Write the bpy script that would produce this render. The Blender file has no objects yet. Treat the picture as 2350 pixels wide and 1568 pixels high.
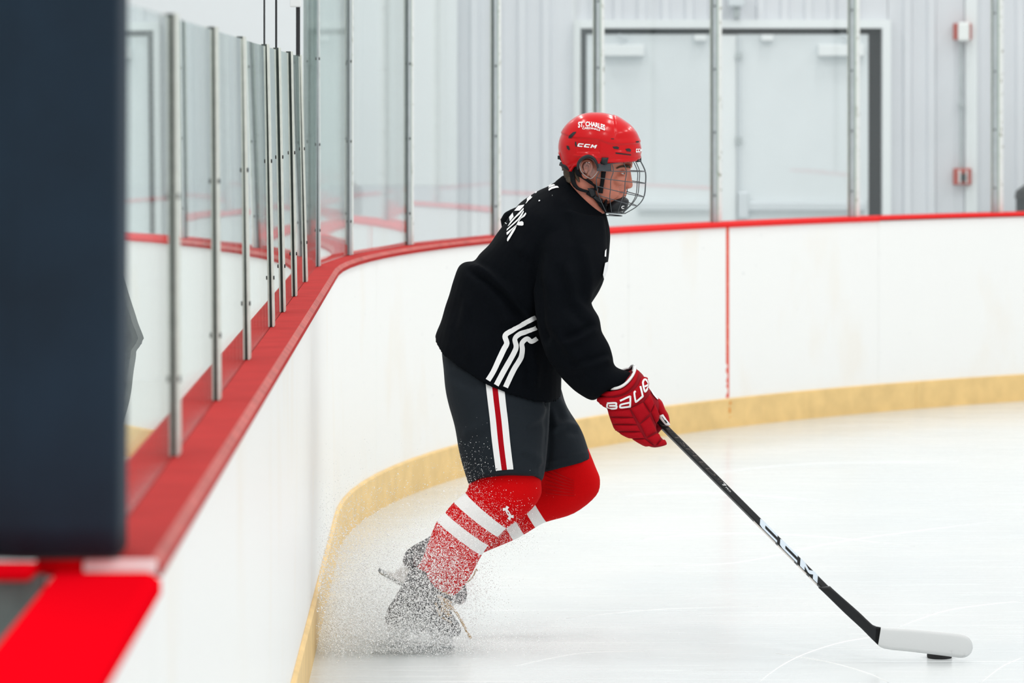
import bpy, bmesh, math, random
import numpy as np
from mathutils import Vector, Matrix, noise
from mathutils.bvhtree import BVHTree
from mathutils.geometry import tessellate_polygon

random.seed(7)
np.random.seed(7)
SC = bpy.context.scene
COL = SC.collection
PI = math.pi

# ------------------------------------------------------------------ camera, light, exposure
FPX = 8812.0            # focal length in pixels of the 2350 px wide frame (135 mm lens)
EYE = 1.717             # eye height over the ice
HOR = 226.0             # image row of the horizon
CX = 1175.0

cam_data = bpy.data.cameras.new('camera')
cam_data.sensor_width = 36.0
cam_data.lens = FPX / 2350.0 * 36.0
cam_data.shift_y = -(784.0 - HOR) / 2350.0
cam_data.clip_start = 0.05
cam_data.dof.use_dof = True
cam_data.dof.focus_distance = 12.0
cam_data.dof.aperture_fstop = 4.6
cam = bpy.data.objects.new('camera', cam_data)
cam.location = (0, 0, EYE)
cam.rotation_euler = (PI / 2, 0, 0)
COL.objects.link(cam)
SC.camera = cam

world = bpy.data.worlds.new('arena_light')
SC.world = world
world.use_nodes = True
bg = world.node_tree.nodes['Background']
bg.inputs[0].default_value = (0.955, 0.985, 1.0, 1)
bg.inputs[1].default_value = 0.80

def area_light(name, loc, sx, sy, power, color=(1, 0.985, 0.96)):
    l = bpy.data.lights.new(name, 'AREA')
    l.shape = 'RECTANGLE'; l.size = sx; l.size_y = sy; l.energy = power; l.color = color
    o = bpy.data.objects.new(name, l); o.location = loc
    COL.objects.link(o)
    return o
for ix in range(3):
    for iy in range(5):
        area_light('ceiling_lamp', (-2.0 + ix * 4.5, 3.0 + iy * 5.0, 7.5), 0.5, 2.4, 95)

SC.view_settings.view_transform = 'Standard'
SC.view_settings.look = 'None'
SC.view_settings.gamma = 1.0
SC.view_settings.use_curve_mapping = False
SC.view_settings.exposure = 0.0
try:
    SC.cycles.transparent_max_bounces = 32
    SC.cycles.max_bounces = 28
    SC.cycles.glossy_bounces = 8
    SC.cycles.diffuse_bounces = 24
    SC.cycles.transmission_bounces = 24
except Exception:
    pass

# ------------------------------------------------------------------ helpers
CAMP = Vector((0, 0, EYE))
def W(px, py, D):
    return Vector(((px - CX) / FPX * D, D, EYE - (py - HOR) / FPX * D))
def to_px(co):
    D = co[:, 1]
    return CX + co[:, 0] / D * FPX, HOR - (co[:, 2] - EYE) / D * FPX

MATS = {}
def mat(name, color, rough=0.6, metal=0.0, spec=0.5, bump=0.0, bscale=60.0, var=0.0, vscale=4.0, coat=0.0, sheen=0.0, wave=None):
    if name in MATS: return MATS[name]
    m = bpy.data.materials.new(name); m.use_nodes = True
    nt = m.node_tree; b = nt.nodes['Principled BSDF']
    b.inputs['Base Color'].default_value = (*color, 1)
    b.inputs['Roughness'].default_value = rough
    b.inputs['Metallic'].default_value = metal
    b.inputs['Specular IOR Level'].default_value = spec
    if coat: b.inputs['Coat Weight'].default_value = coat; b.inputs['Coat Roughness'].default_value = 0.08
    if sheen: b.inputs['Sheen Weight'].default_value = sheen
    tc = nt.nodes.new('ShaderNodeTexCoord')
    if var > 0:
        n = nt.nodes.new('ShaderNodeTexNoise'); n.inputs['Scale'].default_value = vscale; n.inputs['Detail'].default_value = 6
        nt.links.new(tc.outputs['Object'], n.inputs['Vector'])
        r = nt.nodes.new('ShaderNodeValToRGB')
        r.color_ramp.elements[0].position = 0.3; r.color_ramp.elements[1].position = 0.7
        r.color_ramp.elements[0].color = (*[c * (1 - var) for c in color], 1)
        r.color_ramp.elements[1].color = (*[min(1, c * (1 + var * 0.5)) for c in color], 1)
        nt.links.new(n.outputs['Fac'], r.inputs['Fac'])
        nt.links.new(r.outputs['Color'], b.inputs['Base Color'])
    if bump > 0:
        n2 = nt.nodes.new('ShaderNodeTexNoise'); n2.inputs['Scale'].default_value = bscale; n2.inputs['Detail'].default_value = 4
        nt.links.new(tc.outputs['Object'], n2.inputs['Vector'])
        bp = nt.nodes.new('ShaderNodeBump'); bp.inputs['Strength'].default_value = bump; bp.inputs['Distance'].default_value = 0.004
        nt.links.new(n2.outputs['Fac'], bp.inputs['Height'])
        nt.links.new(bp.outputs['Normal'], b.inputs['Normal'])
    MATS[name] = m
    return m

def tag(o, label=None, cat=None, group=None, kind=None):
    if label: o['label'] = label
    if cat: o['category'] = cat
    if group: o['group'] = group
    if kind: o['kind'] = kind
    return o

def link(o, parent=None):
    COL.objects.link(o)
    if parent is not None:
        o.parent = parent
        if parent.type == 'EMPTY':
            o.matrix_parent_inverse = Matrix.Translation(-parent.location)
    return o

def empty(name, loc):
    o = bpy.data.objects.new(name, None); o.location = loc
    o.empty_display_size = 0.1
    COL.objects.link(o)
    return o

def mobj(name, v, f, m, parent=None, smooth=True, midx=None):
    me = bpy.data.meshes.new(name)
    me.from_pydata([tuple(x) for x in v], [], [tuple(x) for x in f])
    ms = m if isinstance(m, (list, tuple)) else [m]
    for x in ms: me.materials.append(x)
    if midx is not None: me.polygons.foreach_set('material_index', np.array(midx, dtype=np.int32))
    if smooth: me.polygons.foreach_set('use_smooth', np.ones(len(me.polygons), dtype=bool))
    me.update()
    o = bpy.data.objects.new(name, me)
    return link(o, parent)

class MB:
    """collects boxes, prisms and tubes into one mesh"""
    def __init__(s): s.v = []; s.f = []
    def add(s, v, f):
        n = len(s.v); s.v += [Vector(x) for x in v]; s.f += [tuple(i + n for i in q) for q in f]; return s
    def box(s, c, h, ax=None):
        a = ax or (Vector((1, 0, 0)), Vector((0, 1, 0)), Vector((0, 0, 1)))
        c = Vector(c); vs = []
        for i in (-1, 1):
            for j in (-1, 1):
                for k in (-1, 1): vs.append(c + a[0] * h[0] * i + a[1] * h[1] * j + a[2] * h[2] * k)
        return s.add(vs, [(0, 1, 3, 2), (4, 6, 7, 5), (0, 4, 5, 1), (2, 3, 7, 6), (0, 2, 6, 4), (1, 5, 7, 3)])
    def bx(s, x0, x1, y0, y1, z0, z1):
        return s.box(((x0 + x1) / 2, (y0 + y1) / 2, (z0 + z1) / 2), ((x1 - x0) / 2, (y1 - y0) / 2, (z1 - z0) / 2))
    def tube(s, pts, r, n=6):
        pts = [Vector(p) for p in pts]; vs = []; fs = []
        for i, p in enumerate(pts):
            t = (pts[min(i + 1, len(pts) - 1)] - pts[max(i - 1, 0)]).normalized()
            u = t.orthogonal().normalized() if i == 0 else (u - t * u.dot(t)).normalized()
            w = t.cross(u)
            rr = r[i] if isinstance(r, (list, tuple)) else r
            for k in range(n):
                a = 2 * PI * k / n
                vs.append(p + u * math.cos(a) * rr + w * math.sin(a) * rr)
        for i in range(len(pts) - 1):
            for k in range(n):
                fs.append((i * n + k, i * n + (k + 1) % n, (i + 1) * n + (k + 1) % n, (i + 1) * n + k))
        fs.append(tuple(range(n))[::-1]); fs.append(tuple((len(pts) - 1) * n + k for k in range(n)))
        return s.add(vs, fs)
    def sphere(s, c, r, nu=12, nv=8):
        c = Vector(c); r = Vector(r) if not isinstance(r, (int, float)) else Vector((r, r, r))
        vs = [c + Vector((0, 0, r.z))]; fs = []
        for i in range(1, nv):
            th = PI * i / nv
            for k in range(nu):
                a = 2 * PI * k / nu
                vs.append(c + Vector((r.x * math.sin(th) * math.cos(a), r.y * math.sin(th) * math.sin(a), r.z * math.cos(th))))
        vs.append(c - Vector((0, 0, r.z)))
        for k in range(nu): fs.append((0, 1 + k, 1 + (k + 1) % nu))
        for i in range(nv - 2):
            for k in range(nu):
                a = 1 + i * nu; fs.append((a + k, a + nu + k, a + nu + (k + 1) % nu, a + (k + 1) % nu))
        a = 1 + (nv - 2) * nu
        for k in range(nu): fs.append((a + k, len(vs) - 1, a + (k + 1) % nu))
        return s.add(vs, fs)
    def build(s, name, m, parent=None, smooth=False, bevel=0.0):
        o = mobj(name, s.v, s.f, m, parent, smooth)
        if bevel > 0:
            b = o.modifiers.new('bevel', 'BEVEL'); b.width = bevel; b.segments = 2; b.limit_method = 'ANGLE'
        return o

def catmull(pts, k):
    """subdivide a list of tuples k times per span"""
    P = [np.array(p, dtype=float) for p in pts]; out = []
    for i in range(len(P) - 1):
        p0 = P[max(i - 1, 0)]; p1 = P[i]; p2 = P[i + 1]; p3 = P[min(i + 2, len(P) - 1)]
        for j in range(k):
            t = j / k
            out.append(0.5 * ((2 * p1) + (-p0 + p2) * t + (2 * p0 - 5 * p1 + 4 * p2 - p3) * t * t + (-p0 + 3 * p1 - 3 * p2 + p3) * t ** 3))
    out.append(P[-1])
    return out
def catmull_closed(pts, k):
    P = [np.array(p, dtype=float) for p in pts]; n = len(P); out = []
    for i in range(n):
        p0 = P[i - 1]; p1 = P[i]; p2 = P[(i + 1) % n]; p3 = P[(i + 2) % n]
        for j in range(k):
            t = j / k
            out.append(0.5 * ((2 * p1) + (-p0 + p2) * t + (2 * p0 - 5 * p1 + 4 * p2 - p3) * t * t + (-p0 + 3 * p1 - 3 * p2 + p3) * t ** 3))
    return out

def loft(secs, n=28, k=4, ex=2.0, cap=True, idx=None):
    """sections (Lx,Ly,Rx,Ry,D,t,sag): left and right rim seen from the side, depth, half thickness"""
    S = [tuple(s) + (0.0,) * (7 - len(s)) for s in secs]
    R = catmull(S, k) if k > 1 else [np.array(s) for s in S]
    v = []; f = []; mi = []
    for s in R:
        L = W(s[0], s[1], s[4]); Rr = W(s[2], s[3], s[4]); C = (L + Rr) / 2; h = (Rr - L) / 2
        for q in range(n):
            a = 2 * PI * q / n; c = math.cos(a); sn = math.sin(a)
            c2 = math.copysign(abs(c) ** (2 / ex), c); s2 = math.copysign(abs(sn) ** (2 / ex), sn)
            p = C + h * c2 + Vector((0, s[5] * s2, 0))
            p.z -= s[6] * s[4] / FPX * max(0, -s2)
            v.append(p)
    for i in range(len(R) - 1):
        for q in range(n):
            f.append((i * n + q, (i + 1) * n + q, (i + 1) * n + (q + 1) % n, i * n + (q + 1) % n))
            if idx is not None: mi.append(idx[min(i // k, len(idx) - 1)])
    if cap:
        f.append(tuple(range(n))); f.append(tuple((len(R) - 1) * n + q for q in range(n))[::-1])
        if idx is not None: mi += [idx[0], idx[-1]]
    return (v, f, mi) if idx is not None else (v, f)

def merge(parts):
    v = []; f = []
    for p in parts:
        n = len(v); v += list(p[0]); f += [tuple(i + n for i in q) for q in p[1]]
    return v, f

def remesh(v, f, vox, smooth=4):
    me = bpy.data.meshes.new('tmp'); me.from_pydata([tuple(x) for x in v], [], f); me.update()
    o = bpy.data.objects.new('tmp', me); COL.objects.link(o)
    r = o.modifiers.new('r', 'REMESH'); r.mode = 'VOXEL'; r.voxel_size = vox
    if smooth:
        s = o.modifiers.new('s', 'SMOOTH'); s.factor = 0.5; s.iterations = smooth
    dg = bpy.context.evaluated_depsgraph_get()
    m2 = bpy.data.meshes.new_from_object(o.evaluated_get(dg))
    bpy.data.objects.remove(o); bpy.data.meshes.remove(me)
    return m2

def mesh_arrays(me):
    co = np.empty(len(me.vertices) * 3); me.vertices.foreach_get('co', co); co = co.reshape(-1, 3)
    no = np.empty(len(me.vertices) * 3); me.vertices.foreach_get('normal', no); no = no.reshape(-1, 3)
    return co, no
def obj_from_mesh(name, me, m, parent):
    me.name = name; me.materials.clear()
    me.materials.append(m)
    me.polygons.foreach_set('use_smooth', np.ones(len(me.polygons), dtype=bool)); me.update()
    return link(bpy.data.objects.new(name, me), parent)
def bvh_of(me):
    return BVHTree.FromPolygons([v.co.copy() for v in me.vertices], [tuple(p.vertices) for p in me.polygons])

def seg_dist(px, py, line):
    """distance to a polyline and signed side, in pixels"""
    best = np.full(px.shape, 1e9); side = np.zeros(px.shape); tt = np.zeros(px.shape)
    n = len(line) - 1
    for i in range(n):
        ax, ay = line[i]; bx, by = line[i + 1]
        dx, dy = bx - ax, by - ay; L2 = dx * dx + dy * dy
        t = np.clip(((px - ax) * dx + (py - ay) * dy) / L2, 0, 1)
        qx = px - ax - t * dx; qy = py - ay - t * dy
        d = np.hypot(qx, qy); s = (dx * (py - ay) - dy * (px - ax)) / math.sqrt(L2)
        u = d < best
        best = np.where(u, d, best); side = np.where(u, s, side); tt = np.where(u, (i + t) / n, tt)
    return best, side, tt

def fold(co, no, line, h, w, near=True, step=0.0):
    """a cloth fold along a line seen from the side; near side of the cloth only"""
    px, py = to_px(co)
    d, s, t = seg_dist(px, py, line)
    g = h * np.exp(-(d / w) ** 2) * np.minimum(1, np.minimum(t, 1 - t) * 6 + 0.15)
    if step:
        g = g + step * np.exp(-((s - w * 1.2) / w) ** 2) * (d < 3.5 * w) * np.minimum(1, np.minimum(t, 1 - t) * 6)
    if near: g = g * np.clip(-no[:, 1] * 2.5, 0, 1)
    return co + no * g[:, None]

def proj(px, py, bvh, off, D=12.0):
    d = (W(px, py, 1.0) - CAMP).normalized()
    h = bvh.ray_cast(CAMP, d)
    if h[0] is None:
        p = W(px, py, D); h = bvh.find_nearest(p)
        nn = h[1]
        return h[0] + nn * off
    n = h[1]
    if n.dot(d) > 0: n = -n
    return h[0] + n * off

def ribbon(name, pts, width, bvh, off, m, parent, k=6, across=3, thick=0.0, puff=0.0, tr=None):
    """a strip laid on a surface along a line; width in the line's own units"""
    P = catmull(pts, k); n = len(P); v = []; f = []
    for i, p in enumerate(P):
        t = P[min(i + 1, n - 1)][:2] - P[max(i - 1, 0)][:2]; t = t / (np.hypot(*t) + 1e-9)
        nn = np.array([-t[1], t[0]]); w = width if not isinstance(width, (list, tuple)) else np.interp(i / (n - 1), np.linspace(0, 1, len(width)), width)
        for j in range(across):
            a = j / (across - 1) - 0.5
            q = p[:2] + nn * a * w
            x, y = tr(q[0], q[1]) if tr else q
            e = off + puff * max(0.0, 1 - abs(2 * a) ** 4)
            v.append(proj(x, y, bvh, e))
    for i in range(n - 1):
        for j in range(across - 1):
            f.append((i * across + j, i * across + j + 1, (i + 1) * across + j + 1, (i + 1) * across + j))
    o = mobj(name, v, f, m, parent)
    if thick:
        s = o.modifiers.new('thick', 'SOLIDIFY'); s.thickness = thick; s.offset = 0
    return o

def patch(name, quad, bvh, off, h, m, parent, nu=8, nv=8, tr=None, pw=6):
    """a padded block laid on a surface between four corners"""
    v = []; f = []
    q = [np.array(c, dtype=float) for c in quad]
    for i in range(nu + 1):
        for j in range(nv + 1):
            a = i / nu; b = j / nv
            p = (q[0] * (1 - a) + q[1] * a) * (1 - b) + (q[3] * (1 - a) + q[2] * a) * b
            x, y = tr(*p) if tr else p
            e = off + h * (1 - abs(2 * a - 1) ** pw) * (1 - abs(2 * b - 1) ** pw)
            v.append(proj(x, y, bvh, e))
    for i in range(nu):
        for j in range(nv):
            a = i * (nv + 1) + j; f.append((a, a + 1, a + nv + 2, a + nv + 1))
    return mobj(name, v, f, m, parent)

def polydecal(name, polys, bvh, off, m, parent, tr=None, sub=2):
    """flat print: polygons laid on a surface"""
    bm = bmesh.new()
    for poly in polys:
        pts = [Vector((p[0], p[1], 0)) for p in poly]
        vs = [bm.verts.new(p) for p in pts]
        for t in tessellate_polygon([pts]):
            try: bm.faces.new([vs[i] for i in t])
            except ValueError: pass
    for _ in range(sub):
        bmesh.ops.subdivide_edges(bm, edges=bm.edges[:], cuts=1, use_grid_fill=True)
    bmesh.ops.triangulate(bm, faces=bm.faces[:])
    for v in bm.verts:
        x, y = tr(v.co.x, v.co.y) if tr else (v.co.x, v.co.y)
        v.co = proj(x, y, bvh, off)
    me = bpy.data.meshes.new(name); bm.to_mesh(me); bm.free()
    me.materials.append(m)
    return link(bpy.data.objects.new(name, me), parent)

def text2d(s, bold=0.0, shear=0.0, space=1.0):
    c = bpy.data.curves.new('t', 'FONT'); c.body = s; c.size = 1; c.offset = bold; c.shear = shear; c.space_character = space
    c.resolution_u = 3
    o = bpy.data.objects.new('t', c); COL.objects.link(o)
    dg = bpy.context.evaluated_depsgraph_get()
    me = bpy.data.meshes.new_from_object(o.evaluated_get(dg))
    v = np.array([x.co[:2] for x in me.vertices]); f = [tuple(p.vertices) for p in me.polygons]
    bpy.data.objects.remove(o); bpy.data.curves.remove(c); bpy.data.meshes.remove(me)
    lo = v.min(0); hi = v.max(0)
    return (v - lo) / (hi - lo), f
def textdecal(name, s, fn, m, parent, **kw):
    v, f = text2d(s, **kw)
    return mobj(name, [fn(a, b) for a, b in v], f, m, parent, smooth=False)

# block letters as polygons in a unit box (y down)
L_C = [(0.14, 0), (1, 0), (1, .30), (.34, .30), (.30, .34), (.30, .66), (.34, .70), (1, .70), (1, 1), (.14, 1), (0, .86), (0, .14)]
L_M = [(0, 1), (0, 0), (.24, 0), (.5, .42), (.76, 0), (1, 0), (1, 1), (.74, 1), (.74, .48), (.55, .8), (.45, .8), (.26, .48), (.26, 1)]
def word(letters, x0, x1, gap, shear=0.25):
    n = len(letters); w = (1 - gap * (n - 1)) / n; out = []
    for i, l in enumerate(letters):
        out.append([((i * (w + gap) + p[0] * w) + shear * w * (1 - p[1]), p[1]) for p in l])
    return out

# ------------------------------------------------------------------ materials
def ice_material():
    m = bpy.data.materials.new('ice'); m.use_nodes = True; nt = m.node_tree; b = nt.nodes['Principled BSDF']
    tc = nt.nodes.new('ShaderNodeTexCoord')
    n = nt.nodes.new('ShaderNodeTexNoise'); n.inputs['Scale'].default_value = 0.9; n.inputs['Detail'].default_value = 5
    nt.links.new(tc.outputs['Object'], n.inputs['Vector'])
    r = nt.nodes.new('ShaderNodeValToRGB')
    r.color_ramp.elements[0].position = .35; r.color_ramp.elements[0].color = (.60, .635, .642, 1)
    r.color_ramp.elements[1].position = .7; r.color_ramp.elements[1].color = (.665, .685, .68, 1)
    nt.links.new(n.outputs['Fac'], r.inputs['Fac'])
    # skate scratches: thin stretched noise lines turned to several directions
    acc = None
    for k, (rot, sc) in enumerate(((0.25, 1.0), (1.1, 1.3), (2.2, 0.8), (2.9, 1.1))):
        mp = nt.nodes.new('ShaderNodeMapping'); mp.inputs['Rotation'].default_value[2] = rot
        mp.inputs['Scale'].default_value = (0.5 * sc, 26 * sc, 1)
        nt.links.new(tc.outputs['Object'], mp.inputs['Vector'])
        nn = nt.nodes.new('ShaderNodeTexNoise'); nn.inputs['Scale'].default_value = 1.6; nn.inputs['Detail'].default_value = 2; nn.inputs['Distortion'].default_value = .6
        nt.links.new(mp.outputs['Vector'], nn.inputs['Vector'])
        rr = nt.nodes.new('ShaderNodeValToRGB'); rr.color_ramp.elements[0].position = .66; rr.color_ramp.elements[1].position = .72
        nt.links.new(nn.outputs['Fac'], rr.inputs['Fac'])
        if acc is None: acc = rr.outputs['Color']
        else:
            mx = nt.nodes.new('ShaderNodeMath'); mx.operation = 'MAXIMUM'
            nt.links.new(acc, mx.inputs[0]); nt.links.new(rr.outputs['Color'], mx.inputs[1]); acc = mx.outputs[0]
    mix = nt.nodes.new('ShaderNodeMix'); mix.data_type = 'RGBA'
    sc_ = nt.nodes.new('ShaderNodeMath'); sc_.operation = 'MULTIPLY'; sc_.inputs[1].default_value = .22
    nt.links.new(acc, sc_.inputs[0])
    nt.links.new(sc_.outputs[0], mix.inputs['Factor'])
    nt.links.new(r.outputs['Color'], mix.inputs['A']); mix.inputs['B'].default_value = (.76, .77, .765, 1)
    nt.links.new(mix.outputs['Result'], b.inputs['Base Color'])
    ro = nt.nodes.new('ShaderNodeMath'); ro.operation = 'MULTIPLY_ADD'; ro.inputs[1].default_value = .3; ro.inputs[2].default_value = .2
    nt.links.new(acc, ro.inputs[0]); nt.links.new(ro.outputs[0], b.inputs['Roughness'])
    b.inputs['IOR'].default_value = 1.31
    b.inputs['Specular IOR Level'].default_value = .5
    return m

def scuffed_white(name, color, stain):
    m = bpy.data.materials.new(name); m.use_nodes = True; nt = m.node_tree; b = nt.nodes['Principled BSDF']
    tc = nt.nodes.new('ShaderNodeTexCoord')
    mp = nt.nodes.new('ShaderNodeMapping'); mp.inputs['Scale'].default_value = (1, 1, 1.6); nt.links.new(tc.outputs['Object'], mp.inputs['Vector'])
    n = nt.nodes.new('ShaderNodeTexNoise'); n.inputs['Scale'].default_value = 16; n.inputs['Detail'].default_value = 6; n.inputs['Roughness'].default_value = .65
    nt.links.new(mp.outputs['Vector'], n.inputs['Vector'])
    r = nt.nodes.new('ShaderNodeValToRGB'); r.color_ramp.elements[0].position = .66; r.color_ramp.elements[0].color = (0, 0, 0, 1)
    r.color_ramp.elements[1].position = .76; r.color_ramp.elements[1].color = (.6, .6, .6, 1)
    nt.links.new(n.outputs['Fac'], r.inputs['Fac'])
    mix = nt.nodes.new('ShaderNodeMix'); mix.data_type = 'RGBA'
    mix.inputs['A'].default_value = (*color, 1); mix.inputs['B'].default_value = (*stain, 1)
    nt.links.new(r.outputs['Color'], mix.inputs['Factor'])
    nt.links.new(mix.outputs['Result'], b.inputs['Base Color'])
    if stain[0] > .3:
        mp2 = nt.nodes.new('ShaderNodeMapping'); mp2.inputs['Scale'].default_value = (1.6, 1.6, .8); nt.links.new(tc.outputs['Object'], mp2.inputs['Vector'])
        n3 = nt.nodes.new('ShaderNodeTexNoise'); n3.inputs['Scale'].default_value = 1.7; n3.inputs['Detail'].default_value = 4
        nt.links.new(mp2.outputs['Vector'], n3.inputs['Vector'])
        r3 = nt.nodes.new('ShaderNodeValToRGB'); r3.color_ramp.elements[0].position = .57; r3.color_ramp.elements[0].color = (0, 0, 0, 1); r3.color_ramp.elements[1].position = .70; r3.color_ramp.elements[1].color = (.32, .32, .32, 1)
        nt.links.new(n3.outputs['Fac'], r3.inputs['Fac'])
        mx3 = nt.nodes.new('ShaderNodeMix'); mx3.data_type = 'RGBA'; mx3.inputs['B'].default_value = (.86, .79, .68, 1)
        nt.links.new(r3.outputs['Color'], mx3.inputs['Factor']); nt.links.new(mix.outputs['Result'], mx3.inputs['A'])
        nt.links.new(mx3.outputs['Result'], b.inputs['Base Color'])
    b.inputs['Roughness'].default_value = .38
    return m

def glass_material(name, tint):
    m = bpy.data.materials.new(name); m.use_nodes = True; nt = m.node_tree
    for n in list(nt.nodes): nt.nodes.remove(n)
    out = nt.nodes.new('ShaderNodeOutputMaterial'); mx = nt.nodes.new('ShaderNodeMixShader')
    tr = nt.nodes.new('ShaderNodeBsdfTransparent'); tr.inputs[0].default_value = (*tint, 1)
    gl = nt.nodes.new('ShaderNodeBsdfGlossy'); gl.inputs['Roughness'].default_value = 0.0; gl.inputs[0].default_value = (.93, .97, .96, 1)
    geo = nt.nodes.new('ShaderNodeNewGeometry')
    io = nt.nodes.new('ShaderNodeMix'); io.data_type = 'FLOAT'; io.inputs[2].default_value = 1.5; io.inputs[3].default_value = 1 / 1.5
    nt.links.new(geo.outputs['Backfacing'], io.inputs[0])
    fr = nt.nodes.new('ShaderNodeFresnel'); nt.links.new(io.outputs[0], fr.inputs['IOR'])
    nt.links.new(fr.outputs[0], mx.inputs[0]); nt.links.new(tr.outputs[0], mx.inputs[1]); nt.links.new(gl.outputs[0], mx.inputs[2])
    nt.links.new(mx.outputs[0], out.inputs[0])
    return m

def speckled(name, color, dots):
    m = bpy.data.materials.new(name); m.use_nodes = True; nt = m.node_tree; b = nt.nodes['Principled BSDF']
    tc = nt.nodes.new('ShaderNodeTexCoord')
    mp = nt.nodes.new('ShaderNodeMapping'); mp.inputs['Scale'].default_value = (1, 1, .6); nt.links.new(tc.outputs['Object'], mp.inputs['Vector'])
    n = nt.nodes.new('ShaderNodeTexNoise'); n.inputs['Scale'].default_value = 55; n.inputs['Detail'].default_value = 3
    nt.links.new(mp.outputs['Vector'], n.inputs['Vector'])
    r = nt.nodes.new('ShaderNodeValToRGB'); r.color_ramp.elements[0].position = .60; r.color_ramp.elements[0].color = (*color, 1)
    r.color_ramp.elements[1].position = .68; r.color_ramp.elements[1].color = (*dots, 1)
    nt.links.new(n.outputs['Fac'], r.inputs['Fac']); nt.links.new(r.outputs['Color'], b.inputs['Base Color'])
    b.inputs['Roughness'].default_value = .6
    return m

M_ICE = ice_material()
M_BOARD = scuffed_white('board_white', (.90, .90, .88), (.62, .63, .64))
M_KICK = mat('kick_yellow', (.84, .58, .24), .5, var=.12, vscale=9, bump=.1, bscale=50)
M_CAP = mat('cap_red', (.45, .036, .034), .7, spec=.025, var=.12, vscale=9)
M_CAPNEW = mat('cap_red_new', (.74, .0015, .008), .9, spec=0.0)
M_CAPFAR = mat('cap_fascia', (.70, .012, .012), .6, spec=.15)
M_SEAM = mat('seam', (.10, .012, .012), .9, spec=.05)
M_CAPWORN = mat('cap_worn_edge', (.50, .12, .105), .6, spec=.1, var=.25, vscale=12)
M_SEAMW = mat('seam_grey', (.62, .63, .65), .8)
M_LINE = speckled('goal_line_red', (.72, .07, .03), (.80, .22, .12))
M_ALU = mat('aluminium', (.62, .64, .63), .32, metal=.9, var=.15, vscale=30)
M_POSTGREY = mat('post_grey', (.40, .44, .45), .5, var=.1, vscale=20)
M_RUBBER = mat('gasket', (.06, .075, .07), .7)
M_POSTPALE = mat('post_pale', (.66, .68, .62), .45, var=.12, vscale=40)
M_GLEDGE = mat('glass_edge', (.26, .36, .27), .35)
M_STRIP = speckled('white_strip', (.72, .74, .72), (.30, .30, .24))
M_GLASS = glass_material('pane_glass', (.985, .995, .99))
M_BLACK = mat('black_metal', (.012, .013, .015), .5)
M_WALL = mat('wall_sheet', (.66, .675, .71), .55, var=.05, vscale=1.5)
M_WALLW = mat('wall_white', (.72, .75, .76), .6)
M_DOOR = mat('door_paint', (.68, .72, .74), .5, var=.03, vscale=2)
M_FRAME = mat('frame_paint', (.74, .77, .78), .5)
M_DARK = mat('dark_gap', (.018, .021, .026), .8)
M_HARD = mat('hardware', (.62, .66, .69), .4, metal=.3)
M_CONC = mat('concrete', (.42, .43, .43), .8, var=.15, vscale=3)
M_PAD = mat('navy_vinyl', (.0075, .0235, .043), .8, var=.25, vscale=5, spec=.35)
M_REDBOX = mat('alarm_red', (.40, .05, .03), .5)
M_PLAST = mat('white_plastic', (.78, .80, .79), .4)

# ------------------------------------------------------------------ plan of the boards
SL = -0.018; A0 = -0.49; Y0 = 14.5; RAD = 9.0
_d = Vector((SL, 1)).normalized(); _n = Vector((_d.y, -_d.x))     # along, towards the ice
P0 = Vector((A0 + SL * Y0, Y0)); CEN = P0 + _n * RAD
ARC = RAD * PI / 2
def path(s, off=0.0):
    """plan point at arc length s (0 where the corner starts), off = distance towards the ice"""
    if s <= 0:
        p = P0 + _d * s; n = _n; t = _d
    else:
        if s <= ARC:
            a = s / RAD; n = _n * math.cos(a) - _d * math.sin(a); t = _d * math.cos(a) + _n * math.sin(a)
            p = CEN - n * RAD
        else:
            n = -_d; t = _n; p = CEN + _d * RAD + _n * (s - ARC)
    return p + n * off, t, n
def s_at_depth(y): return (y - Y0) / _d.y
def s_at_px(px):
    lo, hi = 0.2, ARC
    for _ in range(50):
        m = (lo + hi) / 2; p = path(m)[0]
        if p.x / p.y * FPX + CX < px: lo = m
        else: hi = m
    return lo

def strip(s0, s1, prof, step=0.35, closed=True):
    """extrude a profile of (off, z) along the path"""
    n = max(1, int(math.ceil((s1 - s0) / step))) if s1 > 0 else 1
    v = []; f = []; k = len(prof)
    for i in range(n + 1):
        s = s0 + (s1 - s0) * i / n
        for o, z in prof:
            p = path(s, o)[0]; v.append(Vector((p.x, p.y, z)))
    for i in range(n):
        for j in range(k if closed else k - 1):
            f.append((i * k + j, i * k + (j + 1) % k, (i + 1) * k + (j + 1) % k, (i + 1) * k + j))
    f.append(tuple(range(k))[::-1]); f.append(tuple(n * k + j for j in range(k)))
    return v, f

CAPZ = 1.07; IN = 0.094; OUT = -0.088
S_START = s_at_depth(5.40)         # end of the old cap, beside the padded pillar
S_END = ARC + 7.0

# ------------------------------------------------------------------ floor, wall, doors
MB().bx(-1.2, 16, -1.0, 24.6, -0.12, 0.0).build('floor', M_ICE)
tag(bpy.data.objects['floor'], 'white scratched skating ice under the player', 'ice', kind='structure')
MB().bx(-9, 18, -1.0, 30, -0.30, -0.125).build('floor_walkway', M_CONC)
tag(bpy.data.objects['floor_walkway'], 'grey concrete slab around and beneath the ice', 'floor', kind='structure')

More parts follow.
